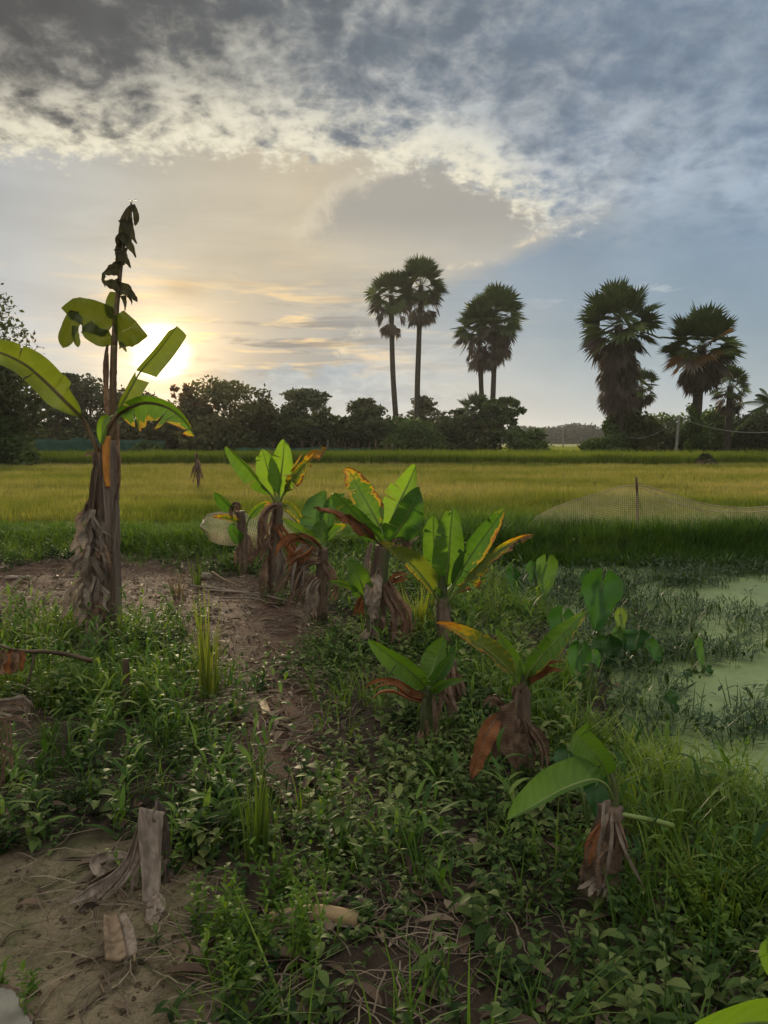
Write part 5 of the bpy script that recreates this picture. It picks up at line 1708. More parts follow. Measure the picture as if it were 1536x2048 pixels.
rb_ = [([(286, 1634, .06), (274, 1680, .06), (258, 1722, .03), (226, 1756, -.03), (184, 1782, -.08), (136, 1808, -.12)], [12, 18, 20, 20, 22, 3], 'sheath_pale'),
       ([(284, 1640, .06), (270, 1690, .06), (252, 1730, .02), (222, 1768, -.05), (190, 1800, -.11), (172, 1808, -.13)], [10, 16, 15, 13, 12, 4], 'sheath_dark'),
       ([(282, 1650, .05), (274, 1700, .03), (258, 1742, -.01), (232, 1776, -.07), (204, 1800, -.11)], [10, 14, 14, 10, 4], 'sheath_pale'),
       ([(280, 1660, .07), (262, 1706, .08), (238, 1734, .06), (206, 1752, .02), (176, 1768, -.02)], [12, 16, 16, 14, 5], 'sheath_dark'),
       ([(280, 1670, .05), (276, 1720, .02), (268, 1760, -.03), (262, 1790, -.06)], [10, 14, 12, 4], 'sheath_dark'),
       ([(262, 1712, .10), (238, 1710, .10), (208, 1713, .09), (190, 1724, .07), (196, 1744, .04), (214, 1748, .03)], [8, 14, 18, 22, 18, 8], 'sheath_pale'),
       ([(256, 1730, .08), (230, 1728, .08), (212, 1736, .06), (210, 1750, .04)], [8, 10, 12, 8], 'sheath_dark'),
       ([(328, 1720, .12), (336, 1745, .11), (330, 1772, .09), (338, 1784, .08)], [16, 22, 18, 6], 'sheath_dark'),
       ([(192, 1812, -.12), (180, 1806, -.14), (168, 1812, -.15), (158, 1826, -.16)], [14, 20, 18, 8], 'sheath_dark'),
       ([(318, 1850, -.13), (336, 1852, -.13), (352, 1852, -.12), (358, 1842, -.11)], [8, 14, 22, 26], 'sheath_pale')]
for i, (l, w, mt) in enumerate(rb_):
    b = Buf(); strap(b, pp(l), np.array(w) * k, [10, -25, 35, 45, -30][i % 5], 0.55, 0.35, 10 + i); b.build('ribbon', M[mt], o, solid=0.002)

g, k, pp = ctx((365, 1705))
o = thing('dry_banana_sheath', 'dark curled dry sheath arching over beside the standing folded one', 'dead sheath', (g[0], g[1], gz1(g)))
b = Buf(); strap(b, pp([(342, 1702, 0), (360, 1676, 0), (380, 1650, .02), (396, 1642, .03), (410, 1655, .05), (414, 1688, .07)]), np.array([24, 30, 32, 34, 34, 30]) * k, -28, 0.8, 0.2, 21); b.build('outer_curl', M['sheath_dark'], o, solid=0.005)
b = Buf(); strap(b, pp([(392, 1646, .03), (384, 1668, .04), (386, 1694, .05)]), np.array([26, 24, 16]) * k, 20, 0.6, 0.2, 22, 14); b.build('inner_flap', M['sheath_dark'], o, solid=0.004)

# short hollow split stem
g, k, pp = ctx((240, 1925))
o = thing('split_banana_stem', 'short hollow split stem piece lying among twigs on the mud', 'dead stem', (g[0], g[1], gz1(g)))
b = Buf()
strap(b, pp([(220, 1834, .12), (224, 1862, .06), (228, 1892, -.01), (232, 1922, -.08)]), np.array([30, 36, 40, 42]) * k, 15, 0.55, 0.12, 31, 20)
b.build('outer_bark', M['log_brown'], o, solid=0.012)
b = Buf()
strap(b, pp([(240, 1832, .12), (248, 1858, .07), (254, 1888, 0), (257, 1914, -.06)]), np.array([18, 30, 32, 32]) * k, -35, -0.75, 0.12, 32, 20)
b.build('inner_hollow', M['sheath_pale'], o, solid=0.010)
b = Buf()
tube(b, pp([(236, 1834, .12), (250, 1836, .11), (260, 1860, .06), (267, 1888, 0), (270, 1922, -.08)]), np.array([3, 4, 4, 3.5, 3]) * k, 6, rough=.4)
b.build('rim', M['log_brown'], o)


def fallen(label, a, c, rad, mat, name='fallen_banana_stem', seed=0, ends=True):
    pa, pc = G(*a), G(*c)
    o = thing(name, label, 'dead stem', (pa + pc) / 2 * [1, 1, 0] + [0, 0, gz1((pa + pc) / 2)])
    r_ = rad * pa[1] / F
    pa = pa + [0, 0, gz1(pa) + r_ * .75]; pc = pc + [0, 0, gz1(pc) + r_ * .75]
    b = Buf()
    pth = smooth_path([pa, (pa + pc) / 2 + [0, .015, .01], pc], 22)
    tube(b, pth, r_ * (0.86 + 0.16 * np.sin(np.linspace(0.3, 2.9, 22))), 16, rough=.16, seed=seed)
    b.build('stem', M[mat], o)
    rr = np.random.default_rng(seed)
    for q in range(3):
        b = Buf()
        t0 = 0.08 + 0.25 * q
        seg_ = pth[int(t0 * 21):int(t0 * 21) + 11] + np.array([0, -r_ * (.75 + .1 * q), r_ * (.55 - .35 * q)])
        blade(b, smooth_path(seg_, 14), r_ * .5, r_ * .4, 25, 25, 25, n=12, m=4, prof='rag', crumple=.35, seed=seed + q)
        b.build('loose_layer', M['dead' if mat == 'log_plum' else 'dead_grey'], o)
    return o


fallen('plum brown fallen banana stem lying just behind the tan one', (578, 1836), (722, 1836), 17, 'log_plum', seed=3)
fallen('tan fallen banana stem half hidden by yellow green herbs', (540, 1872), (716, 1870), 19, 'log_tan', seed=4)

# weathered stake and sticks on the sun side
def stick(label, name, cat, pts, rad0, rad1, mat='wood', seed=0, group=None, seg=8, rough=.35):
    b = Buf()
    path = smooth_path(pts, 16)
    tube(b, path, np.linspace(rad0, rad1, 16), seg, rough=rough, seed=seed)
    o = b.build(name, M[mat])
    return tag(o, label, cat, group)


g, k, pp = ctx((250, 1445))
stick('weathered wooden stake standing upright in the weeds', 'wooden_stake', 'stake', pp([(249, 1450), (250, 1410), (252, 1370), (252, 1318)]), 9.5 * k, 6.5 * k, 'wood', 5)
g, k, pp = ctx((150, 1425))
br = thing('dead_branch', 'fallen dead branch with shrivelled brown leaves hanging from its tip', 'branch', (g[0], g[1], gz1(g)))
b = Buf(); tube(b, smooth_path(pp([(185, 1322, .1), (140, 1310, .05), (90, 1303, 0), (40, 1302, -.05), (-20, 1285, -.1)]), 20), np.linspace(5.5, 3, 20) * k, 7, rough=.4); b.build('limb', M['wood'], br)
b = Buf(); tube(b, smooth_path(pp([(70, 1304, 0), (62, 1340, -.05), (56, 1365, -.06), (40, 1388, -.1)]), 10), np.linspace(3, 1.4, 10) * k, 6, rough=.4); b.build('twig', M['wood'], br)
for i, (x_, w_) in enumerate([(8, 22), (20, 24), (31, 22), (42, 16), (-4, 22)]):
    b = Buf(); blade(b, smooth_path(pp([(x_, 1296 + i, -.05), (x_ + 2, 1315, -.08), (x_ - 1, 1338, -.09), (x_ + 3, 1352 - i * 3, -.09)]), 16), w_ * k / 2, w_ * k / 2, i * 20 - 40, 40, 40, n=14, m=5, crumple=.6, seed=50 + i, prof='rag', tears=(1, 1)); b.build('dead_leaf', M['dead_red' if i % 2 else 'dead'], br)

g, k, pp = ctx((20, 1600))
pl = thing('dry_leaf_pile', 'heap of dry grey frond strips poking in from the picture edge', 'dead leaves', (g[0], g[1], gz1(g)))
rr = np.random.default_rng(8)
for i in range(16):
    y_ = 1395 + 45 * rr.random()
    b = Buf()
    blade(b, smooth_path(pp([(-60, y_ + 6 * rr.normal(), 0), (-10, y_ + 2, -.04), (30 + 25 * rr.random(), y_ + 8 * rr.normal(), -.06), (52 + 18 * rr.random(), y_ + 12 + 8 * rr.normal(), -.06)]), 16), 3.2 * k, 3.0 * k, rr.random() * 60, 30, 30, n=12, m=4, crumple=.3, prof='rag', seed=70 + i)
    b.build('frond_strip', M['dead_grey' if i % 3 else 'dead'], pl)
for i in range(4):
    x_ = -8 + 9 * i
    b = Buf()
    blade(b, smooth_path(pp([(x_, 1430, -.02), (x_ + 2, 1480, -.06), (x_ + 3 * rr.normal(), 1540, -.08), (x_ - 3, 1588, -.1)]), 16), 2.6 * k, 2.6 * k, rr.random() * 40, 35, 35, n=12, m=4, crumple=.4, prof='rag', seed=90 + i)
    b.build('hanging_strip', M['dead'], pl)
g, k, pp = ctx((24, 1580))
stick('thin pale stick leaning in front of the heap of dry frond strips', 'stick', 'stick', pp([(26, 1582), (18, 1510), (9, 1442)]), 3.0 * k, 2.2 * k, 'log_brown', 6)
g, k, pp = ctx((42, 1640))
stick('short rotten stump below the heap of dry frond strips', 'rotten_stump', 'stump', pp([(42, 1644), (42, 1618), (41, 1590)]), 11 * k, 9 * k, 'wood', 7)
g, k, pp = ctx((-4, 1290))
stick('dark curved stick at the very edge, behind the dead branch', 'stick', 'stick', pp([(-6, 1292), (2, 1262), (-2, 1225), (-8, 1200)]), 4 * k, 3 * k, 'wood', 9)

# concrete scrap, board, pale scraps
g = G(-30, 2080)
b = Buf()
k = g[1] / F
out = [(-120, 1996), (-30, 1998), (2, 2002), (26, 2008), (40, 2022), (44, 2040), (66, 2075), (70, 2200), (-120, 2200)]
top = [G(*q) for q in out]
V = [(p_[0], p_[1], gz1(p_) + 0.035) for p_ in top] + [(p_[0], p_[1], gz1(p_) - 0.04) for p_ in top]
nn_ = len(top)
c_ = np.mean(np.array(V[:nn_]), 0)
V = V + [tuple(c_)]
b.add(V, [[i, (i + 1) % nn_, (i + 1) % nn_ + nn_, i + nn_] for i in range(nn_)], [[i, 2 * nn_, (i + 1) % nn_] for i in range(nn_)])
sl = thing('concrete_slab', 'broken corner of a pale concrete slab with a dark crumbled edge', 'slab', (g[0], g[1], gz1(g)))
b.build('slab', M['concrete'], sl, smooth=False)
b = Buf()
tube(b, smooth_path(np.array([(p_[0], p_[1], gz1(p_) + 0.032) for p_ in top[1:7]]), 30), 5.5 * k, 7, rough=.9, seed=4)
b.build('crumbled_edge', M['wood'], sl)

g, k, pp = ctx((535, 1445))
b = Buf()
a0, a1, a2, a3 = [G(*q) for q in ((517, 1416), (531, 1415), (543, 1442), (526, 1445))]
zt = max(gz1(q) for q in (a0, a1, a2, a3)) + .018
V = [(*q[:2], zt) for q in (a0, a1, a2, a3)] + [(*q[:2], zt - .025) for q in (a0, a1, a2, a3)]
b.add(V, [[3, 2, 1, 0], [0, 1, 5, 4], [1, 2, 6, 5], [2, 3, 7, 6], [3, 0, 4, 7], [4, 5, 6, 7]])
ob = b.build('wooden_offcut', M['log_tan'], smooth=False)
md = ob.modifiers.new('bevel', 'BEVEL'); md.width = .003; md.segments = 2
tag(ob, 'small pale wooden offcut lying flat on the dirt path', 'wood offcut')


def lump(label, name, cat, px, py, w, h, mat, seed, group=None):
    g = G(px, py)
    k = g[1] / F
    bm = bmesh.new()
    bmesh.ops.create_icosphere(bm, subdivisions=3, radius=1)
    for v in bm.verts:
        n_ = mnoise.noise(v.co * 1.7 + Vector((seed, 0, 0))) * .35 + mnoise.noise(v.co * 4 + Vector((0, seed, 0))) * .12
        v.co *= 1 + n_
        v.co = Vector((v.co.x * w * k / 2, v.co.y * w * k / 2 * .8, v.co.z * h * k / 2))
    me = bpy.data.meshes.new(name)
    bm.to_mesh(me); bm.free()
    for p_ in me.polygons: p_.use_smooth = True
    me.materials.append(M[mat])
    o = bpy.data.objects.new(name, me)
    COL.objects.link(o)
    o.location = (g[0], g[1], gz1(g) + h * k * .35)
    return tag(o, label, cat, group)


lump('pale round lump of dry husk on the litter beside the stick', 'coconut_husk', 'husk', 412, 1152, 24, 18, 'sheath_pale', 2)
g, k, pp = ctx((455, 1168))
stick('thin pale stick lying by the round husk', 'stick', 'stick', np.array([G(424, 1152) + [0, 0, .05], G(452, 1166) + [0, 0, .03], G(486, 1180) + [0, 0, .03]]), 2.2 * k, 1.4 * k, 'log_brown', 12)
for i, (px, py, w, lb) in enumerate([(22, 1157, 26, 'pale scrap of dry husk at the edge of the bare soil'), (52, 1158, 20, 'smaller pale husk scrap next to the first on the bare soil'), (150, 1124, 26, 'pale husk scrap close behind the banana rags'),
                                      (4, 1140, 16, 'pale husk scrap at the back edge of the bare soil')]):
    lump(lb, 'husk_scrap', 'husk', px, py, w, 8, 'dead_grey' if i % 2 else 'sheath_pale', 30 + i, 'pale husk scraps')
for i, (a, c_, e, w) in enumerate([((400, 1170), (470, 1182), (560, 1196), 3), ((420, 1180), (500, 1192), (570, 1200), 2.2), ((440, 1200), (510, 1204), (560, 1222), 2), ((520, 1196), (580, 1210), (640, 1224), 2.5), ((380, 1172), (440, 1178), (520, 1200), 2)]):
    pts_ = [G(*q) for q in (a, c_, e)]
    pts_ = [q + [0, 0, gz1(q) + .02] for q in pts_]
    stick('long dry stalk lying on the litter below the brown banana rags', 'dry_stalk', 'stalk', pts_, w * pts_[0][1] / F, w * .5 * pts_[0][1] / F, 'sheath_pale', 40 + i, 'dry stalks on the litter', 6, .2)
tw = [((75, 1797), (118, 1778), (172, 1752), 3.0), ((40, 1905), (100, 1910), (150, 1914), 1.8), ((70, 2045), (110, 1995), (168, 1946), 2.6), ((0, 1900), (25, 1875), (60, 1870), 2.2), ((225, 1782), (245, 1808), (260, 1835), 2.8),
      ((290, 1860), (310, 1885), (330, 1905), 2.6), ((150, 1942), (200, 1930), (245, 1925), 5.5), ((340, 1778), (375, 1786), (420, 1792), 2.2), ((270, 1912), (300, 1900), (332, 1876), 2.6), ((280, 1930), (310, 1960), (330, 1985), 3),
      ((210, 2010), (202, 1985), (206, 1962), 3.0), ((224, 1995), (215, 1975), (218, 1955), 2.4), ((160, 2048), (190, 2025), (210, 2005), 3.0), ((340, 1965), (390, 1985), (440, 2005), 2.6), ((60, 1920), (85, 1905), (108, 1898), 1.8)]
for i, (a, c_, e, w) in enumerate(tw):
    pts_ = [G(*q) for q in (a, c_, e)]
    pts_ = [q + [0, 0, gz1(q) + .012] for q in pts_]
    stick('thin crooked twig lying on the bare mud near the folded sheath', 'twig', 'twig', pts_, w * pts_[0][1] / F, w * .45 * pts_[0][1] / F, 'log_brown' if i % 3 else 'wood', 60 + i, 'twigs on the mud', 6, .5)

# ------------------------------------------------------------------ nets at the pond
M['net'] = simple_mat('net_cream', (0.26, 0.225, 0.15), (0.40, 0.35, 0.25), 5, 0.7, 0.2, trans=0.35)


def net_mesh(buf, S, du, dv, th):
    """woven threads over a surface grid S (nu, nv, 3): thin ribbons in both directions"""
    nu, nv = S.shape[:2]
    Nn = np.cross(np.gradient(S, axis=0), np.gradient(S, axis=1)); Nn = unit(Nn)
    U = unit(np.gradient(S, axis=0)); Vv = unit(np.gradient(S, axis=1))
    for j in range(0, nv, dv):
        p = np.stack([S[:, j] - Vv[:, j] * th / 2, S[:, j] + Vv[:, j] * th / 2], 1)
        buf.add(p.reshape(-1, 3), grid_faces(nu, 2))
    for i in range(0, nu, du):
        p = np.stack([S[i] - U[i] * th / 2, S[i] + U[i] * th / 2], 1) + Nn[i][:, None] * 0.001
        buf.add(p.reshape(-1, 3), grid_faces(nv, 2))


g = G(1276, 1050)
dn = 12.2
k = dn / F
nf_ = thing('net_fence', 'sagging cream net draped from a thin pole along the far pond bank', 'net', ((1276 - 768) * k, dn, 0))
b = Buf(); tube(b, smooth_path([P(1277, 1085, dn), P(1275, 1020, dn), P(1273, 955, dn)], 8), np.linspace(3.2, 2.4, 8) * k, 7, rough=.4); b.build('pole', M['wood'], nf_)
pxs = np.linspace(1055, 1640, 150)
topy = np.interp(pxs, [1055, 1075, 1110, 1150, 1200, 1245, 1275, 1300, 1350, 1400, 1450, 1500, 1560, 1640], [1052, 1030, 1012, 998, 984, 970, 968, 972, 988, 1004, 1012, 1014, 1008, 1000]) + 2
boty = np.interp(pxs, [1055, 1110, 1275, 1400, 1640], [1066, 1072, 1078, 1080, 1080])
S = []
for q in np.linspace(0, 1, 29):
    S.append(np.stack([P(x_, a_ + (c__ - a_) * q, dn + 0.02 - 0.35 * q + 0.10 * math.sin(x_ * .03 + q * 3) * q) for x_, a_, c__ in zip(pxs, topy, boty)]))
S = np.stack(S, 1)
b = Buf(); net_mesh(b, S, 1, 1, 0.0038); 
b.build('net', M['net'], nf_)
b = Buf(); tube(b, S[:, 0] + [0, -.01, 0], 0.008, 5); b.build('head_rope', M['net'], nf_)
pxs = np.linspace(1290, 1640, 60)
ty = np.interp(pxs, [1290, 1340, 1400, 1450, 1500, 1640], [976, 1000, 1018, 1022, 1022, 1014]) + 2
b = Buf(); tube(b, np.array([P(x_, y_, dn - .12) for x_, y_ in zip(pxs, ty)]), 0.007, 5); b.build('second_rope', M['net'], nf_)
# low net run to the row of bananas
dn2 = 11.9
pxs = np.linspace(890, 1040, 50)
S = np.stack([np.stack([P(x_, 1050 + 4 * math.sin(x_ * .05) + 26 * q, dn2 - .1 * q) for x_ in pxs]) for q in np.linspace(0, 1, 10)], 1)
b = Buf(); net_mesh(b, S, 1, 1, 0.005); o = b.build('net_strip', M['net']); tag(o, 'low strip of cream net between the lush banana plant and the far bank', 'net')
# crumpled net heap behind the far bananas
dn3 = 10.6
pxs = np.linspace(404, 592, 64)
topy = np.interp(pxs, [404, 412, 430, 460, 500, 535, 560, 592], [1040, 1030, 1026, 1024, 1030, 1014, 1020, 1046])
boty = np.interp(pxs, [404, 420, 450, 520, 592], [1062, 1082, 1090, 1096, 1086])
S = []
for q in np.linspace(0, 1, 26):
    S.append(np.stack([P(x_ + 3 * math.sin(q * 7 + x_ * .08), a_ + (c__ - a_) * q, dn3 + .15 * math.sin(x_ * .06) * math.sin(q * 3.1) - .4 * math.sin(q * 2.4)) for x_, a_, c__ in zip(pxs, topy, boty)]))
S = np.stack(S, 1)
b = Buf(); net_mesh(b, S, 1, 1, 0.0065)
nh = thing('crumpled_net', 'crumpled cream fishing net heaped behind the farthest small banana plants', 'net', ((490 - 768) * dn3 / F, dn3, 0))
b.build('mesh_sheet', M['net'], nh)
b = Buf(); tube(b, S[:, 0], 0.010, 5); tube(b, S[0], 0.009, 5); b.build('hem', M['net'], nh)

# ------------------------------------------------------------------ taro by the pond
M['taro'] = foliage_mat('taro_green', [(0.014, 0.045, 0.012), (0.026, 0.078, 0.018), (0.045, 0.115, 0.024), (0.12, 0.17, 0.03)], 0.26, (1.6, 1.6, 0.4), 0.5, 0.25, 14, 0.12)
M['taro_stalk'] = simple_mat('taro_stalk', (0.045, 0.08, 0.02), (0.085, 0.12, 0.035), 12, 0.5, 0.3)


def heart(buf, top, tip, w, facing, v, seed, cup=0.15):
    """heart shaped blade hanging from the stalk end (top) to its tip"""
    r = np.random.default_rng(seed)
    ax = tip - top
    L = np.linalg.norm(ax); ax = ax / L
    view = unit(top - CAMV)
    S = unit(np.cross(ax, view)); Nn = np.cross(S, ax)
    a = R_(facing)
    S, Nn = S * math.cos(a) + Nn * math.sin(a), Nn * math.cos(a) - S * math.sin(a)
    n, m = 15, 9
    t = np.linspace(-0.28, 1.0, n)[:, None]
    s = np.linspace(-1, 1, m)[None]
    wd = np.where(t < 0.12, np.sqrt(np.clip(1 - ((t - 0.12) / 0.42) ** 2, 0, 1)), np.clip(1 - ((t - 0.12) / 0.88), 0, 1) ** 0.72)
    tt = np.where(t < 0, t * np.clip(np.abs(s) * 1.9, 0.0, 1), t)      # cleft between the two lobes
    lat = wd * s * w * 0.90 / 2 * (1 + 0.06 * np.sin(t * 21 + s * 3))
    off = -(cup + 0.22) * w * np.abs(s) ** 1.3 * 0.5 + 0.10 * w * np.sin(t * 9 + r.random() * 6 + s * 2) * np.abs(s) - 0.16 * L * t ** 2
    p = top + ax * (tt * L)[..., None] + S * lat[..., None] + Nn * off[..., None]
    buf.add(p.reshape(-1, 3), grid_faces(n, m), None, v)


def taro(label, base, leaves, cat='taro plant', d=None, z=None):
    g = G(base[0], base[1], WATER if z is None else z)
    root = thing('taro_plant', label, cat, g, 'taro plants by the pond')
    for i, (tx, ty_, qx, qy, w, face, v, dz) in enumerate(leaves):
        b = Buf()
        top = P(tx, ty_, g[1] + dz); tip = P(qx, qy, g[1] + dz - 0.05)
        heart(b, top, tip, w * g[1] / F, face, v, int(tx + ty_))
        o = b.build('leaf', M['taro'], root)
        b = Buf()
        md_ = (g + top) / 2 + [0.04 * (i % 3 - 1), 0, 0.05]
        tube(b, smooth_path([g + [0.02 * i, 0, -.02], md_, top], 10), np.linspace(5, 2.6, 10) * g[1] / F, 6)
        b.build('stalk', M['taro_stalk'], o)
    return root


taro('pale green taro pair of leaves at the far end of the pond edge', (1080, 1225), [(1092, 1128, 1084, 1198, 52, 15, .75, 0), (1066, 1130, 1068, 1165, 30, -35, .5, .1), (1080, 1190, 1076, 1235, 26, 30, .9, -.05), (1026, 1145, 1030, 1182, 34, -20, .2, .1)])
taro('tallest taro plant with one very large dark leaf and a yellowing one', (1205, 1318), [(1204, 1165, 1188, 1262, 92, 8, .38, 0), (1176, 1150, 1172, 1200, 34, -50, .2, .15), (1240, 1228, 1240, 1278, 28, 20, .95, -.05), (1236, 1262, 1230, 1300, 22, -20, .7, -.1), (1216, 1284, 1218, 1332, 68, -10, .14, -.15)])
taro('taro plant with a drooping mid green leaf in front of the bright diagonal banana leaf', (1160, 1398), [(1162, 1302, 1158, 1376, 56, -12, .42, 0), (1124, 1232, 1108, 1292, 70, 10, .22, .2), (1186, 1308, 1196, 1340, 30, 20, .5, .05)], z=0.0)
taro('sprawling taro plant rooted in the scum, leaves turned every way', (1285, 1345), [(1278, 1270, 1270, 1308, 62, -25, .2, .05), (1300, 1290, 1316, 1330, 34, 30, .45, 0), (1322, 1302, 1316, 1342, 30, -40, .55, .05), (1256, 1275, 1246, 1302, 36, 20, .28, .1)])
taro('single upright taro leaf standing alone in the open pond', (1392, 1345), [(1396, 1290, 1402, 1342, 22, 30, .7, 0), (1372, 1348, 1384, 1380, 30, 50, .15, -.1), (1410, 1338, 1420, 1352, 34, 60, .25, -.05)])
taro('dark taro leaves in the shade of the stumpy banana plant', (1185, 1690), [(1196, 1566, 1192, 1640, 70, 10, .14, 0), (1136, 1508, 1130, 1570, 62, -15, .12, .15)], z=0.0)
taro('small dark taro leaf lying low over the pond edge', (1330, 1430), [(1336, 1392, 1344, 1428, 46, 50, .12, 0)])

# ------------------------------------------------------------------ single grass tufts
M['tuft_yellow'] = foliage_mat('grass_yellow_green', [(0.060, 0.090, 0.014), (0.115, 0.150, 0.024), (0.18, 0.20, 0.04)], 0.42, (1.5, 1.4, 0.5), 0.45, 0.3)
M['tuft_green'] = foliage_mat('grass_mid_green', [(0.028, 0.058, 0.012), (0.058, 0.100, 0.018), (0.11, 0.15, 0.03)], 0.38, (1.5, 1.4, 0.5), 0.45, 0.3)
M['tuft_dry'] = foliage_mat('grass_dry', [(0.085, 0.070, 0.042), (0.15, 0.12, 0.075), (0.22, 0.175, 0.115)], 0.3, (1.2, 1.1, 0.8), 0.6, 0.2)


def gtuft(label, base, L_px, n, w_px, lean, spread_px, mat, seed, bend=0.6):
    g = G(*base)
    k = g[1] / F
    tV, tQ, tA = tuft(n, L_px * k, w_px * k, lean, bend, spread_px * k, seed, 4, 0.55)
    b = Buf()
    b.add(tV + [g[0], g[1], gz1(g) - .01], tQ, None, 0.5 + tA)
    o = b.build('grass_tuft', M[mat])
    return tag(o, label, 'grass tuft', 'grass tufts')


gtuft('tall yellow green grass tuft by itself on the dirt path', (412, 1400), 250, 30, 5.5, 0.16, 30, 'tuft_yellow', 1)
gtuft('green grass tuft with long thin blades in front of the dirt path, nearer the camera', (515, 1720), 225, 48, 7, 0.22, 42, 'tuft_green', 2)
gtuft('spray of bright blades between the scorched and the lush banana plants', (838, 1275), 140, 60, 6, 0.38, 26, 'tuft_yellow', 3)
gtuft('dry straw coloured grass tuft on the litter behind the yellow green one', (358, 1192), 62, 44, 3.5, 0.45, 12, 'tuft_dry', 4)
gtuft('tall thin grass tuft against the dark bank near the dry tuft', (395, 1170), 95, 12, 3.5, 0.3, 14, 'tuft_green', 5)
gtuft('bright grass tuft leaning out beside the stumpy banana plant', (1330, 1700), 190, 46, 9, 0.42, 46, 'tuft_green', 6, 1.0)
gtuft('tall bright grass tuft near the picture edge by the pond', (1480, 1740), 210, 52, 9, 0.38, 56, 'tuft_green', 7, 1.0)
gtuft('yellow green grass tuft below the picture edge pond bank', (1420, 1830), 190, 46, 9, 0.45, 56, 'tuft_yellow', 8, 1.0)

# ------------------------------------------------------------------ ground cover
def leafv(o, az, pitch, L, Wd, fold=0.25, droop=0.5, nl=5):
    t = np.linspace(0, 1, nl)
    w = Wd * np.sin(np.pi * np.clip(t * 0.93 + 0.05, 0, 1) ** 0.75) ** 0.9
    w[-1] = Wd * 0.03
    c, s = math.cos(az), math.sin(az)
    a = pitch - droop * t
    dx = np.concatenate([[0], np.cumsum(np.cos(a[:-1]) * L / (nl - 1))])
    dz = np.concatenate([[0], np.cumsum(np.sin(a[:-1]) * L / (nl - 1))])
    mid = np.stack([o[0] + dx * c, o[1] + dx * s, o[2] + dz], 1)
    S = np.array([-s, c, 0])
    up = np.array([0, 0, 1.0])
    A = mid + S * w[:, None] / 2 + up * (fold * w)[:, None] / 2
    B = mid - S * w[:, None] / 2 + up * (fold * w)[:, None] / 2
    V = np.stack([A, mid, B], 1).reshape(-1, 3)
    return V, grid_faces(nl, 3)


def weed(seed, h, nleaf, L, ratio, pitch, droop=0.6, stems=1, nl=5, spread=0.03, top_small=0.4):
    r = np.random.default_rng(seed)
    V, Q, A, o = [], [], [], 0
    for st in range(stems):
        lx, ly = r.normal() * 0.25, r.normal() * 0.25
        bx, by = r.normal() * spread, r.normal() * spread
        hh = h * (0.7 + 0.5 * r.random())
        v, q = blade_v(hh, 0.004, math.hypot(lx, ly), math.atan2(ly, lx), 0.4, bx, by)
        V.append(v); Q.append(q + o); o += len(v); A.append(np.full(len(v), -0.1))
        for i in range(nleaf):
            f = (i + 0.6) / nleaf
            p = (bx + lx * hh * f ** 1.4, by + ly * hh * f ** 1.4, hh * f)
            l = L * (1 - top_small * f) * (0.7 + 0.6 * r.random())
            v, q = leafv(p, i * 2.4 + r.normal() * 0.4, pitch + r.normal() * 0.35, l, l * ratio * (0.8 + 0.4 * r.random()), 0.2 + 0.3 * r.random(), droop * (0.5 + r.random()), nl)
            V.append(v); Q.append(q + o); o += len(v)
            A.append(np.full(len(v), (r.random() - 0.5) * 0.75))
    return np.vstack(V), np.vstack(Q), np.concatenate(A)


NO_CLEAR = []
def dens_pts(n, y0, y1, seed, fn, power=None, pad=0.8, margin=1.3):
    x, y = frust(n, y0, y1, seed, margin, pad)
    r = np.random.default_rng(seed + 500)
    keep = r.random(n) < fn(x, y) * (m_clear(x, y) if fn not in NO_CLEAR else 1)
    return x[keep], y[keep]


def m_pond(x, y): return sstep(-0.05, 0.25, water_depth(x, y))
def m_path(x, y): return sstep(-0.30, 0.35, poly_sd(PATH, x, y) + (fbm(x * 1.3, y * 1.3, 11) - 0.5) * 1.1)
def m_mud(x, y): return sstep(-0.12, 0.12, poly_sd(MUD, x, y) + (fbm(x * 2, y * 2, 12) - 0.5) * 0.4)
def m_lit(x, y): return sstep(-0.15, 0.2, poly_sd(LITTER, x, y) + (fbm(x * 2.5, y * 2.5, 13) - 0.5) * 0.5)
def poly_w(pts, soft=0.3, amp=0.6, sd_=20):
    pl_ = gp(pts)
    return lambda x, y: sstep(soft, -soft, poly_sd(pl_, x, y) + (fbm(x * 1.5, y * 1.5, sd_) - 0.5) * amp)


GRASSY = poly_w([(1235, 1480), (1700, 1560), (1900, 1900), (1420, 1930), (1290, 1830), (1240, 1700)], 0.25, 0.5)
BANK = poly_w([(880, 1190), (1010, 1170), (1120, 1235), (1230, 1330), (1260, 1480), (1200, 1560), (1080, 1480), (980, 1420), (900, 1330)], 0.25, 0.5, 21)
LEFTW = poly_w([(-300, 1330), (60, 1240), (190, 1250), (330, 1290), (440, 1380), (470, 1500), (380, 1560), (200, 1560), (-300, 1600)], 0.3, 0.6, 22)
DEBRIS = poly_w([(60, 1800), (430, 1780), (470, 2070), (120, 2070)], 0.15, 0.3, 25)
HERB = poly_w([(450, 1850), (560, 1810), (700, 1880), (680, 1960), (600, 2060), (440, 2060)], 0.12, 0.3, 23)
HERB2 = poly_w([(1340, 1800), (1560, 1760), (1600, 1960), (1440, 1900)], 0.15, 0.3, 24)

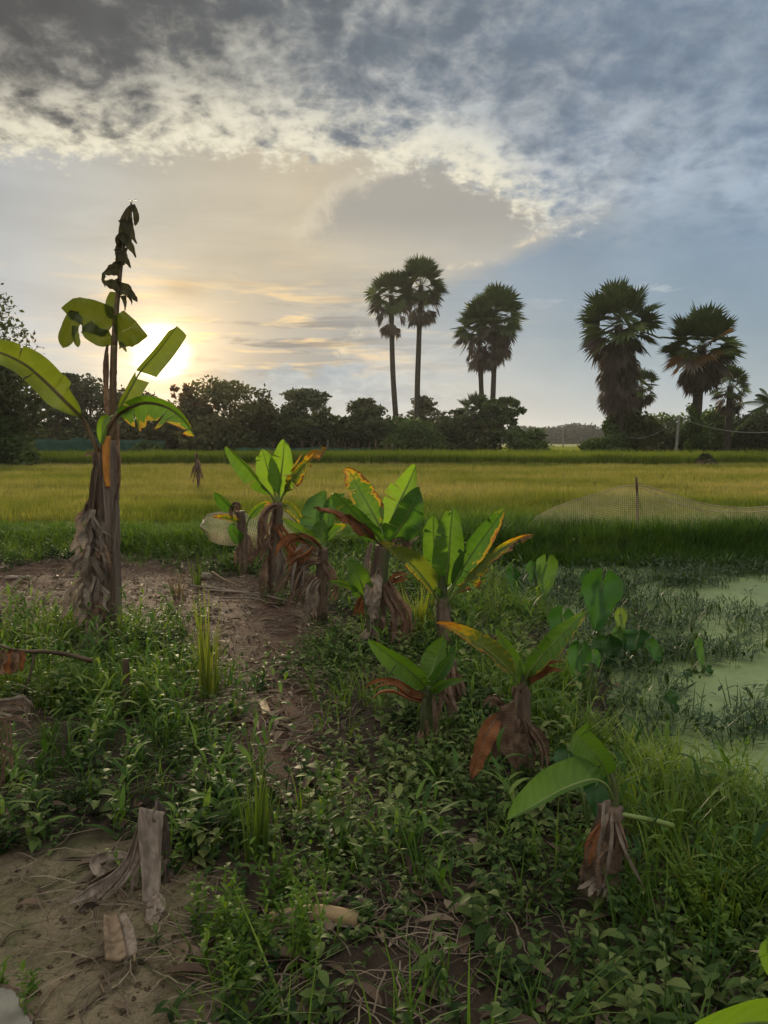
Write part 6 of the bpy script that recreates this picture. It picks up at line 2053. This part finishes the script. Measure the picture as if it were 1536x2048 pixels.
M['weed'] = foliage_mat('weed_leaves_dark', [(0.013, 0.029, 0.009), (0.032, 0.060, 0.016), (0.066, 0.104, 0.028), (0.140, 0.168, 0.060)], 0.26, (1.4, 1.5, 0.5), 0.6, 0.10, 0.9, 0.3)
M['herb'] = foliage_mat('herb_leaves_bright', [(0.040, 0.085, 0.014), (0.075, 0.140, 0.020), (0.130, 0.190, 0.030)], 0.42, (1.5, 1.5, 0.45), 0.65, 0.15)
M['lance'] = foliage_mat('weed_leaves_mid', [(0.018, 0.048, 0.012), (0.045, 0.098, 0.020), (0.095, 0.160, 0.034), (0.17, 0.22, 0.06)], 0.38, (1.5, 1.5, 0.45), 0.65, 0.16, 0.8, 0.3)
M['blade'] = foliage_mat('grass_blades_fresh', [(0.024, 0.060, 0.011), (0.060, 0.118, 0.018), (0.125, 0.190, 0.028), (0.21, 0.25, 0.05)], 0.42, (1.5, 1.5, 0.45), 0.6, 0.18, 0.8, 0.3)
M['straw'] = foliage_mat('dead_straw', [(0.035, 0.026, 0.020), (0.085, 0.064, 0.048), (0.15, 0.115, 0.085), (0.24, 0.19, 0.14)], 0.12, (1.1, 1.0, 0.8), 0.75, 0.2)
M['fallen'] = foliage_mat('fallen_dead_leaves', [(0.035, 0.022, 0.016), (0.080, 0.052, 0.036), (0.14, 0.10, 0.07), (0.20, 0.155, 0.11)], 0.12, (1.1, 1.0, 0.8), 0.7, 0.2)

CLEAR_ZONES = [gp(z_) for z_ in ([(222, 1448), (280, 1448), (285, 1545), (215, 1545)], [(515, 1850), (745, 1850), (745, 1905), (515, 1905)], [(0, 1400), (75, 1400), (75, 1560), (0, 1560)],
               [(-40, 1440), (190, 1440), (190, 1475), (-40, 1475)], [(470, 1725), (560, 1725), (560, 1790), (470, 1790)], [(380, 1405), (445, 1405), (445, 1470), (380, 1470)], [(120, 1800), (350, 1780), (350, 1990), (120, 1990)])]
def m_clear(x, y):
    f = 1.0
    for z_ in CLEAR_ZONES:
        f = f * sstep(-0.05, 0.05, poly_sd(z_, x, y))
    return f

# broad leaved creeping weeds
temps = [weed(300 + k, 0.08 + 0.05 * (k % 3), 6 + k % 4, (0.046, 0.056, 0.066, 0.040)[k % 4], 0.32 + 0.16 * (k % 3), 0.30, 0.8, 2, 5, 0.05) for k in range(12)]
def f_weed(x, y):
    lush = 0.30 + 1.1 * sstep(0.30, 0.62, fbm(x * 1.3, y * 1.3, 50))
    return m_pond(x, y) * (0.01 + 0.99 * m_path(x, y) ** 2) * m_mud(x, y) * (0.30 + 0.70 * m_lit(x, y)) * lush * (1 - 0.6 * GRASSY(x, y)) * (1 - 0.6 * BANK(x, y))
x, y = dens_pts(6000, 1.5, 6.0, 61, f_weed)
x2, y2 = dens_pts(9000, 6.0, 11.2, 62, f_weed)
x, y = np.concatenate([x, x2]), np.concatenate([y, y2])
b = Buf()
field_scatter(b, temps, x, y, ground_z(x, y) - 0.015, 0.65, 1.35, 0.40 + 0.9 * (fbm(x * 1.8, y * 1.8, 51) - 0.45) + 0.22 * (np.random.default_rng(5).random(len(x)) < 0.14), 62, 0.25)
tag(b.build('weed_ground_cover', M['weed']), kind='stuff')

# taller lance leaved weeds on the sun side and along the bank
temps = [weed(330 + k, 0.22 + 0.06 * (k % 3), 9, 0.13, 0.16, 0.75, 1.0, 2, 5, 0.02, 0.3) for k in range(6)]
def f_lance(x, y):
    return m_pond(x, y) * m_mud(x, y) * np.maximum(np.maximum(LEFTW(x, y) * (0.3 + fbm(x * 1.4, y * 1.4, 52)), 0.35 * GRASSY(x, y)), (0.06 + 0.45 * sstep(0.52, 0.66, fbm(x * 1.7, y * 1.7, 60))) * m_path(x, y) ** 3)
x, y = dens_pts(3600, 2.4, 9.0, 63, f_lance)
b = Buf()
field_scatter(b, temps, x, y, ground_z(x, y) - 0.015, 0.6, 1.25, 0.45 + 0.5 * (fbm(x * 1.2, y * 1.2, 53) - 0.5), 64, 0.22)
tag(b.build('lance_weed_cover', M['lance']), kind='stuff')

# bright little herbs
temps = [weed(350 + k, 0.16 + 0.05 * (k % 3), 16, 0.050, 0.36, 0.55, 0.5, 4, 5, 0.04, 0.5) for k in range(5)]
x, y = dens_pts(2600, 1.5, 4.0, 65, lambda x, y: np.maximum(HERB(x, y), HERB2(x, y)) * 0.8 + 0.012)
x2, y2 = dens_pts(2000, 5, 10, 66, lambda x, y: m_path(x, y) * m_pond(x, y) * (0.05 + 0.25 * LEFTW(x, y)))
x, y = np.concatenate([x, x2]), np.concatenate([y, y2])
b = Buf()
field_scatter(b, temps, x, y, ground_z(x, y) - 0.015, 0.65, 1.2, 0.45 + 0.6 * (fbm(x * 2, y * 2, 54) - 0.5), 66, 0.2)
tag(b.build('bright_herb_cover', M['herb']), kind='stuff')

# fresh grass
temps = [tuft(9, 0.30, 0.009, 0.75, 1.1, 0.05, 370 + k, 4) for k in range(7)]
def f_grass(x, y):
    return m_pond(x + 0.1, y) * m_mud(x, y) * np.clip(GRASSY(x, y) * 0.6 + BANK(x, y) * 0.55 * sstep(0.3, 0.6, fbm(x * 1.6, y * 1.6, 59)) + 0.30 * LEFTW(x, y) * m_path(x, y) + 0.05 * m_path(x, y) + 0.25 * sstep(8.5, 10.5, y) * (x < 1) * m_path(x, y), 0, 1)
x, y = dens_pts(6500, 1.7, 5.0, 67, f_grass)
x2, y2 = dens_pts(13000, 4.2, 11.0, 68, f_grass)
x, y = np.concatenate([x, x2]), np.concatenate([y, y2])
b = Buf()
field_scatter(b, temps, x, y, ground_z(x, y) - 0.02, 0.6, 1.3, 0.36 + 1.1 * (fbm(x * 1.4, y * 1.4, 55) - 0.5) + 0.10 * GRASSY(x, y), 68, 0.25)
tag(b.build('fresh_grass', M['blade']), kind='stuff')

# dead stalks and leaves over the bare soil
r = np.random.default_rng(71)
def straw_tpl(seed):
    q = np.random.default_rng(seed)
    n = 6
    t = np.linspace(0, 1, n)
    L = 0.16
    yv = np.cumsum(q.normal(size=n) * 0.006)
    zv = 0.004 + 0.018 * np.sin(t * 3.1) * q.random() + 0.01 * q.random()
    c_ = np.stack([(t - .5) * L, yv, zv], 1)
    w = 0.0022
    V = np.stack([c_ + [0, w, 0.0006], c_ + [0, 0, w], c_ - [0, w, -0.0006]], 1).reshape(-1, 3)
    return V, grid_faces(n, 3), np.zeros(n * 3)
temps = [straw_tpl(400 + k) for k in range(8)]
def f_straw(x, y):
    bare = np.maximum(1 - m_path(x, y), np.maximum(0.16 * (1 - m_mud(x, y)) * (0.2 + 1.6 * sstep(0.45, 0.62, fbm(x * 2.2, y * 2.2, 57))), 1 - m_lit(x, y)))
    bare = np.maximum(bare, 0.8 * DEBRIS(x, y))
    return m_pond(x, y) * np.clip(0.20 + bare * (0.25 + 0.9 * sstep(.35, .65, fbm(x * 1.2, y * 1.2, 58))), 0, 1)
NO_CLEAR.append(f_straw)
x, y = dens_pts(15000, 1.5, 5.5, 72, f_straw)
x2, y2 = dens_pts(34000, 5.0, 11.0, 73, f_straw)
x, y = np.concatenate([x, x2]), np.concatenate([y, y2])
b = Buf()
field_scatter(b, temps, x, y, ground_z(x, y) + 0.004, 0.3, 1.25, 0.25 + 0.6 * r.random(len(x)), 74, 0.5)
tag(b.build('straw_litter', M['straw']), kind='stuff')
temps = [(*leafv((0, 0, .006), 0, 0.25, 0.085, 0.035, 0.6, 0.5), np.zeros(15)), (*leafv((0, 0, .02), 0, -0.1, 0.07, 0.04, -0.7, -0.6), np.zeros(15)), (*leafv((0, 0, .008), 0, 0.1, 0.11, 0.03, 0.9, 0.3), np.zeros(15))]
x, y = dens_pts(2600, 1.5, 5.5, 75, lambda x, y: f_straw(x, y) * 0.75 * (0.25 + 0.75 * m_mud(x, y)))
x2, y2 = dens_pts(5000, 5.0, 11.0, 76, lambda x, y: f_straw(x, y) * 0.6)
x, y = np.concatenate([x, x2]), np.concatenate([y, y2])
b = Buf()
field_scatter(b, temps, x, y, ground_z(x, y) + 0.004, 0.5, 1.5, 0.2 + 0.7 * r.random(len(x)), 77, 0.5)
tag(b.build('dead_leaf_litter', M['fallen']), kind='stuff')

# ------------------------------------------------------------------ creeping weeds on the pond
M['pondweed'] = foliage_mat('pond_weed', [(0.011, 0.026, 0.008), (0.024, 0.050, 0.013), (0.050, 0.088, 0.022), (0.10, 0.145, 0.04)], 0.25, (1.3, 1.3, 0.5), 0.5, 0.3, 1.0, 0.3)
def pondweed(seed):
    q = np.random.default_rng(seed)
    V, Q, A, o = [], [], [], 0
    for i in range(3):
        v, qq = blade_v(0.10 + 0.10 * q.random(), 0.006, 0.6 * q.random(), q.random() * 6.28, 0.6, q.normal() * 0.04, q.normal() * 0.04)
        V.append(v); Q.append(qq + o); o += len(v); A.append(np.zeros(len(v)))
    L = 0.22                                       # a runner lying on the water
    v, qq = blade_v(L, 0.007, 0.2, q.random() * 6.28, 0.5)
    a = q.random() * 6.28
    v = np.stack([v[:, 2] * math.cos(a) - v[:, 1] * math.sin(a), v[:, 2] * math.sin(a) + v[:, 1] * math.cos(a), 0.012 + 0.25 * np.abs(v[:, 0])], 1)
    V.append(v); Q.append(qq + o); o += len(v); A.append(np.zeros(len(v)))
    for i in range(7):
        rad = 0.11 * math.sqrt(q.random()); ph = q.random() * 6.28
        l = 0.05 + 0.04 * q.random()
        v, qq = leafv((rad * math.cos(ph), rad * math.sin(ph), 0.01 + 0.10 * q.random()), q.random() * 6.28, 0.3 + q.normal() * 0.4, l, l * 0.26, 0.2, 0.5, 4)
        V.append(v); Q.append(qq + o); o += len(v); A.append(np.full(len(v), (q.random() - .5) * .4))
    return np.vstack(V), np.vstack(Q), np.concatenate(A)
temps = [pondweed(430 + k) for k in range(8)]
OPEN = [gp([(1440, 1170), (1620, 1160), (1640, 1215), (1460, 1215), (1340, 1195)], WATER), gp([(1380, 1350), (1560, 1330), (1640, 1390), (1420, 1420), (1360, 1400)], WATER), gp([(1300, 1160), (1340, 1190), (1330, 1240), (1280, 1200)], WATER)]
def f_pw(x, y):
    o_ = np.minimum(np.minimum(poly_sd(OPEN[0], x, y), poly_sd(OPEN[1], x, y)), poly_sd(OPEN[2], x, y) + .1)
    f = sstep(0.38, 0.60, fbm(x * 0.9, y * 0.9, 80)) * 0.70 + 0.30
    return sstep(0.15, -0.05, water_depth(x, y)) * np.clip(f * sstep(-0.10, 0.35, o_ + (fbm(x * 2, y * 2, 81) - .5) * .5) + 0.02, 0, 1)
x, y = dens_pts(15000, 4.2, 11.0, 82, f_pw, pad=1.5)
b = Buf()
field_scatter(b, temps, x, y, np.full_like(x, WATER), 0.6, 1.3, 0.40 + 0.4 * (fbm(x * 1.5, y * 1.5, 83) - .5), 84, 0.3)
tag(b.build('pond_weed', M['pondweed']), kind='stuff')

# crumbs of soil on the bare ground
M['crumb'] = simple_mat('soil_crumbs', (0.045, 0.032, 0.022), (0.125, 0.090, 0.062), 30, 0.9, 0.1)
temps = []
for k in range(5):
    q = np.random.default_rng(460 + k)
    th = np.linspace(0, 6.2832, 7)[:-1]
    v = np.array([[math.cos(a) * rr_, math.sin(a) * rr_ * .8, z_] for rr_, z_ in ((1.0, -.2), (.9, .35), (.35, .75)) for a in th]) * 0.010
    v = v * (1 + 0.35 * q.normal(size=(len(v), 1)))
    qq = np.array([[i * 6 + j, i * 6 + (j + 1) % 6, (i + 1) * 6 + (j + 1) % 6, (i + 1) * 6 + j] for i in range(2) for j in range(6)] + [[12, 13, 14, 15], [12, 15, 16, 17]])
    temps.append((v, qq, np.zeros(len(v))))
def f_crumb(x, y):
    return m_pond(x, y) * np.clip(0.10 + 0.8 * (1 - m_path(x, y)) + 0.35 * (1 - m_mud(x, y)) * sstep(.42, .6, fbm(x * 3, y * 3, 61)) + 0.5 * DEBRIS(x, y), 0, 1)
NO_CLEAR.append(f_crumb)
x, y = dens_pts(7000, 1.5, 5.0, 91, f_crumb)
x2, y2 = dens_pts(14000, 5.0, 11.0, 92, f_crumb)
x, y = np.concatenate([x, x2]), np.concatenate([y, y2])
b = Buf()
field_scatter(b, temps, x, y, ground_z(x, y), 0.3, 1.3, None, 94, 0.1)
tag(b.build('soil_crumbs', M['crumb'], smooth=False), kind='stuff')

# ------------------------------------------------------------------ warm evening air
hz = Buf()
x0, x1, y0, y1, z0, z1 = -1150, 1150, -90, 1350, -1.6, 31.0
hz.add([(x, y, z) for z in (z0, z1) for x, y in ((x0, y0), (x1, y0), (x1, y1), (x0, y1))],
       [[3, 2, 1, 0], [4, 5, 6, 7], [0, 1, 5, 4], [1, 2, 6, 5], [2, 3, 7, 6], [3, 0, 4, 7]])
m = bpy.data.materials.new('haze_air')
m.use_nodes = True
t = NT(m.node_tree)
t.n.clear()
pv = t.node('ShaderNodeVolumePrincipled')
pv.inputs['Color'].default_value = (0.86, 0.88, 0.90, 1)
pv.inputs['Density'].default_value = 0.00020
pv.inputs['Anisotropy'].default_value = 0.35
mo = t.node('ShaderNodeOutputMaterial')
t.l.new(pv.outputs[0], mo.inputs['Volume'])
haze = hz.build('haze', m, smooth=False)
tag(haze, kind='stuff')
SC.cycles.volume_bounces = 0
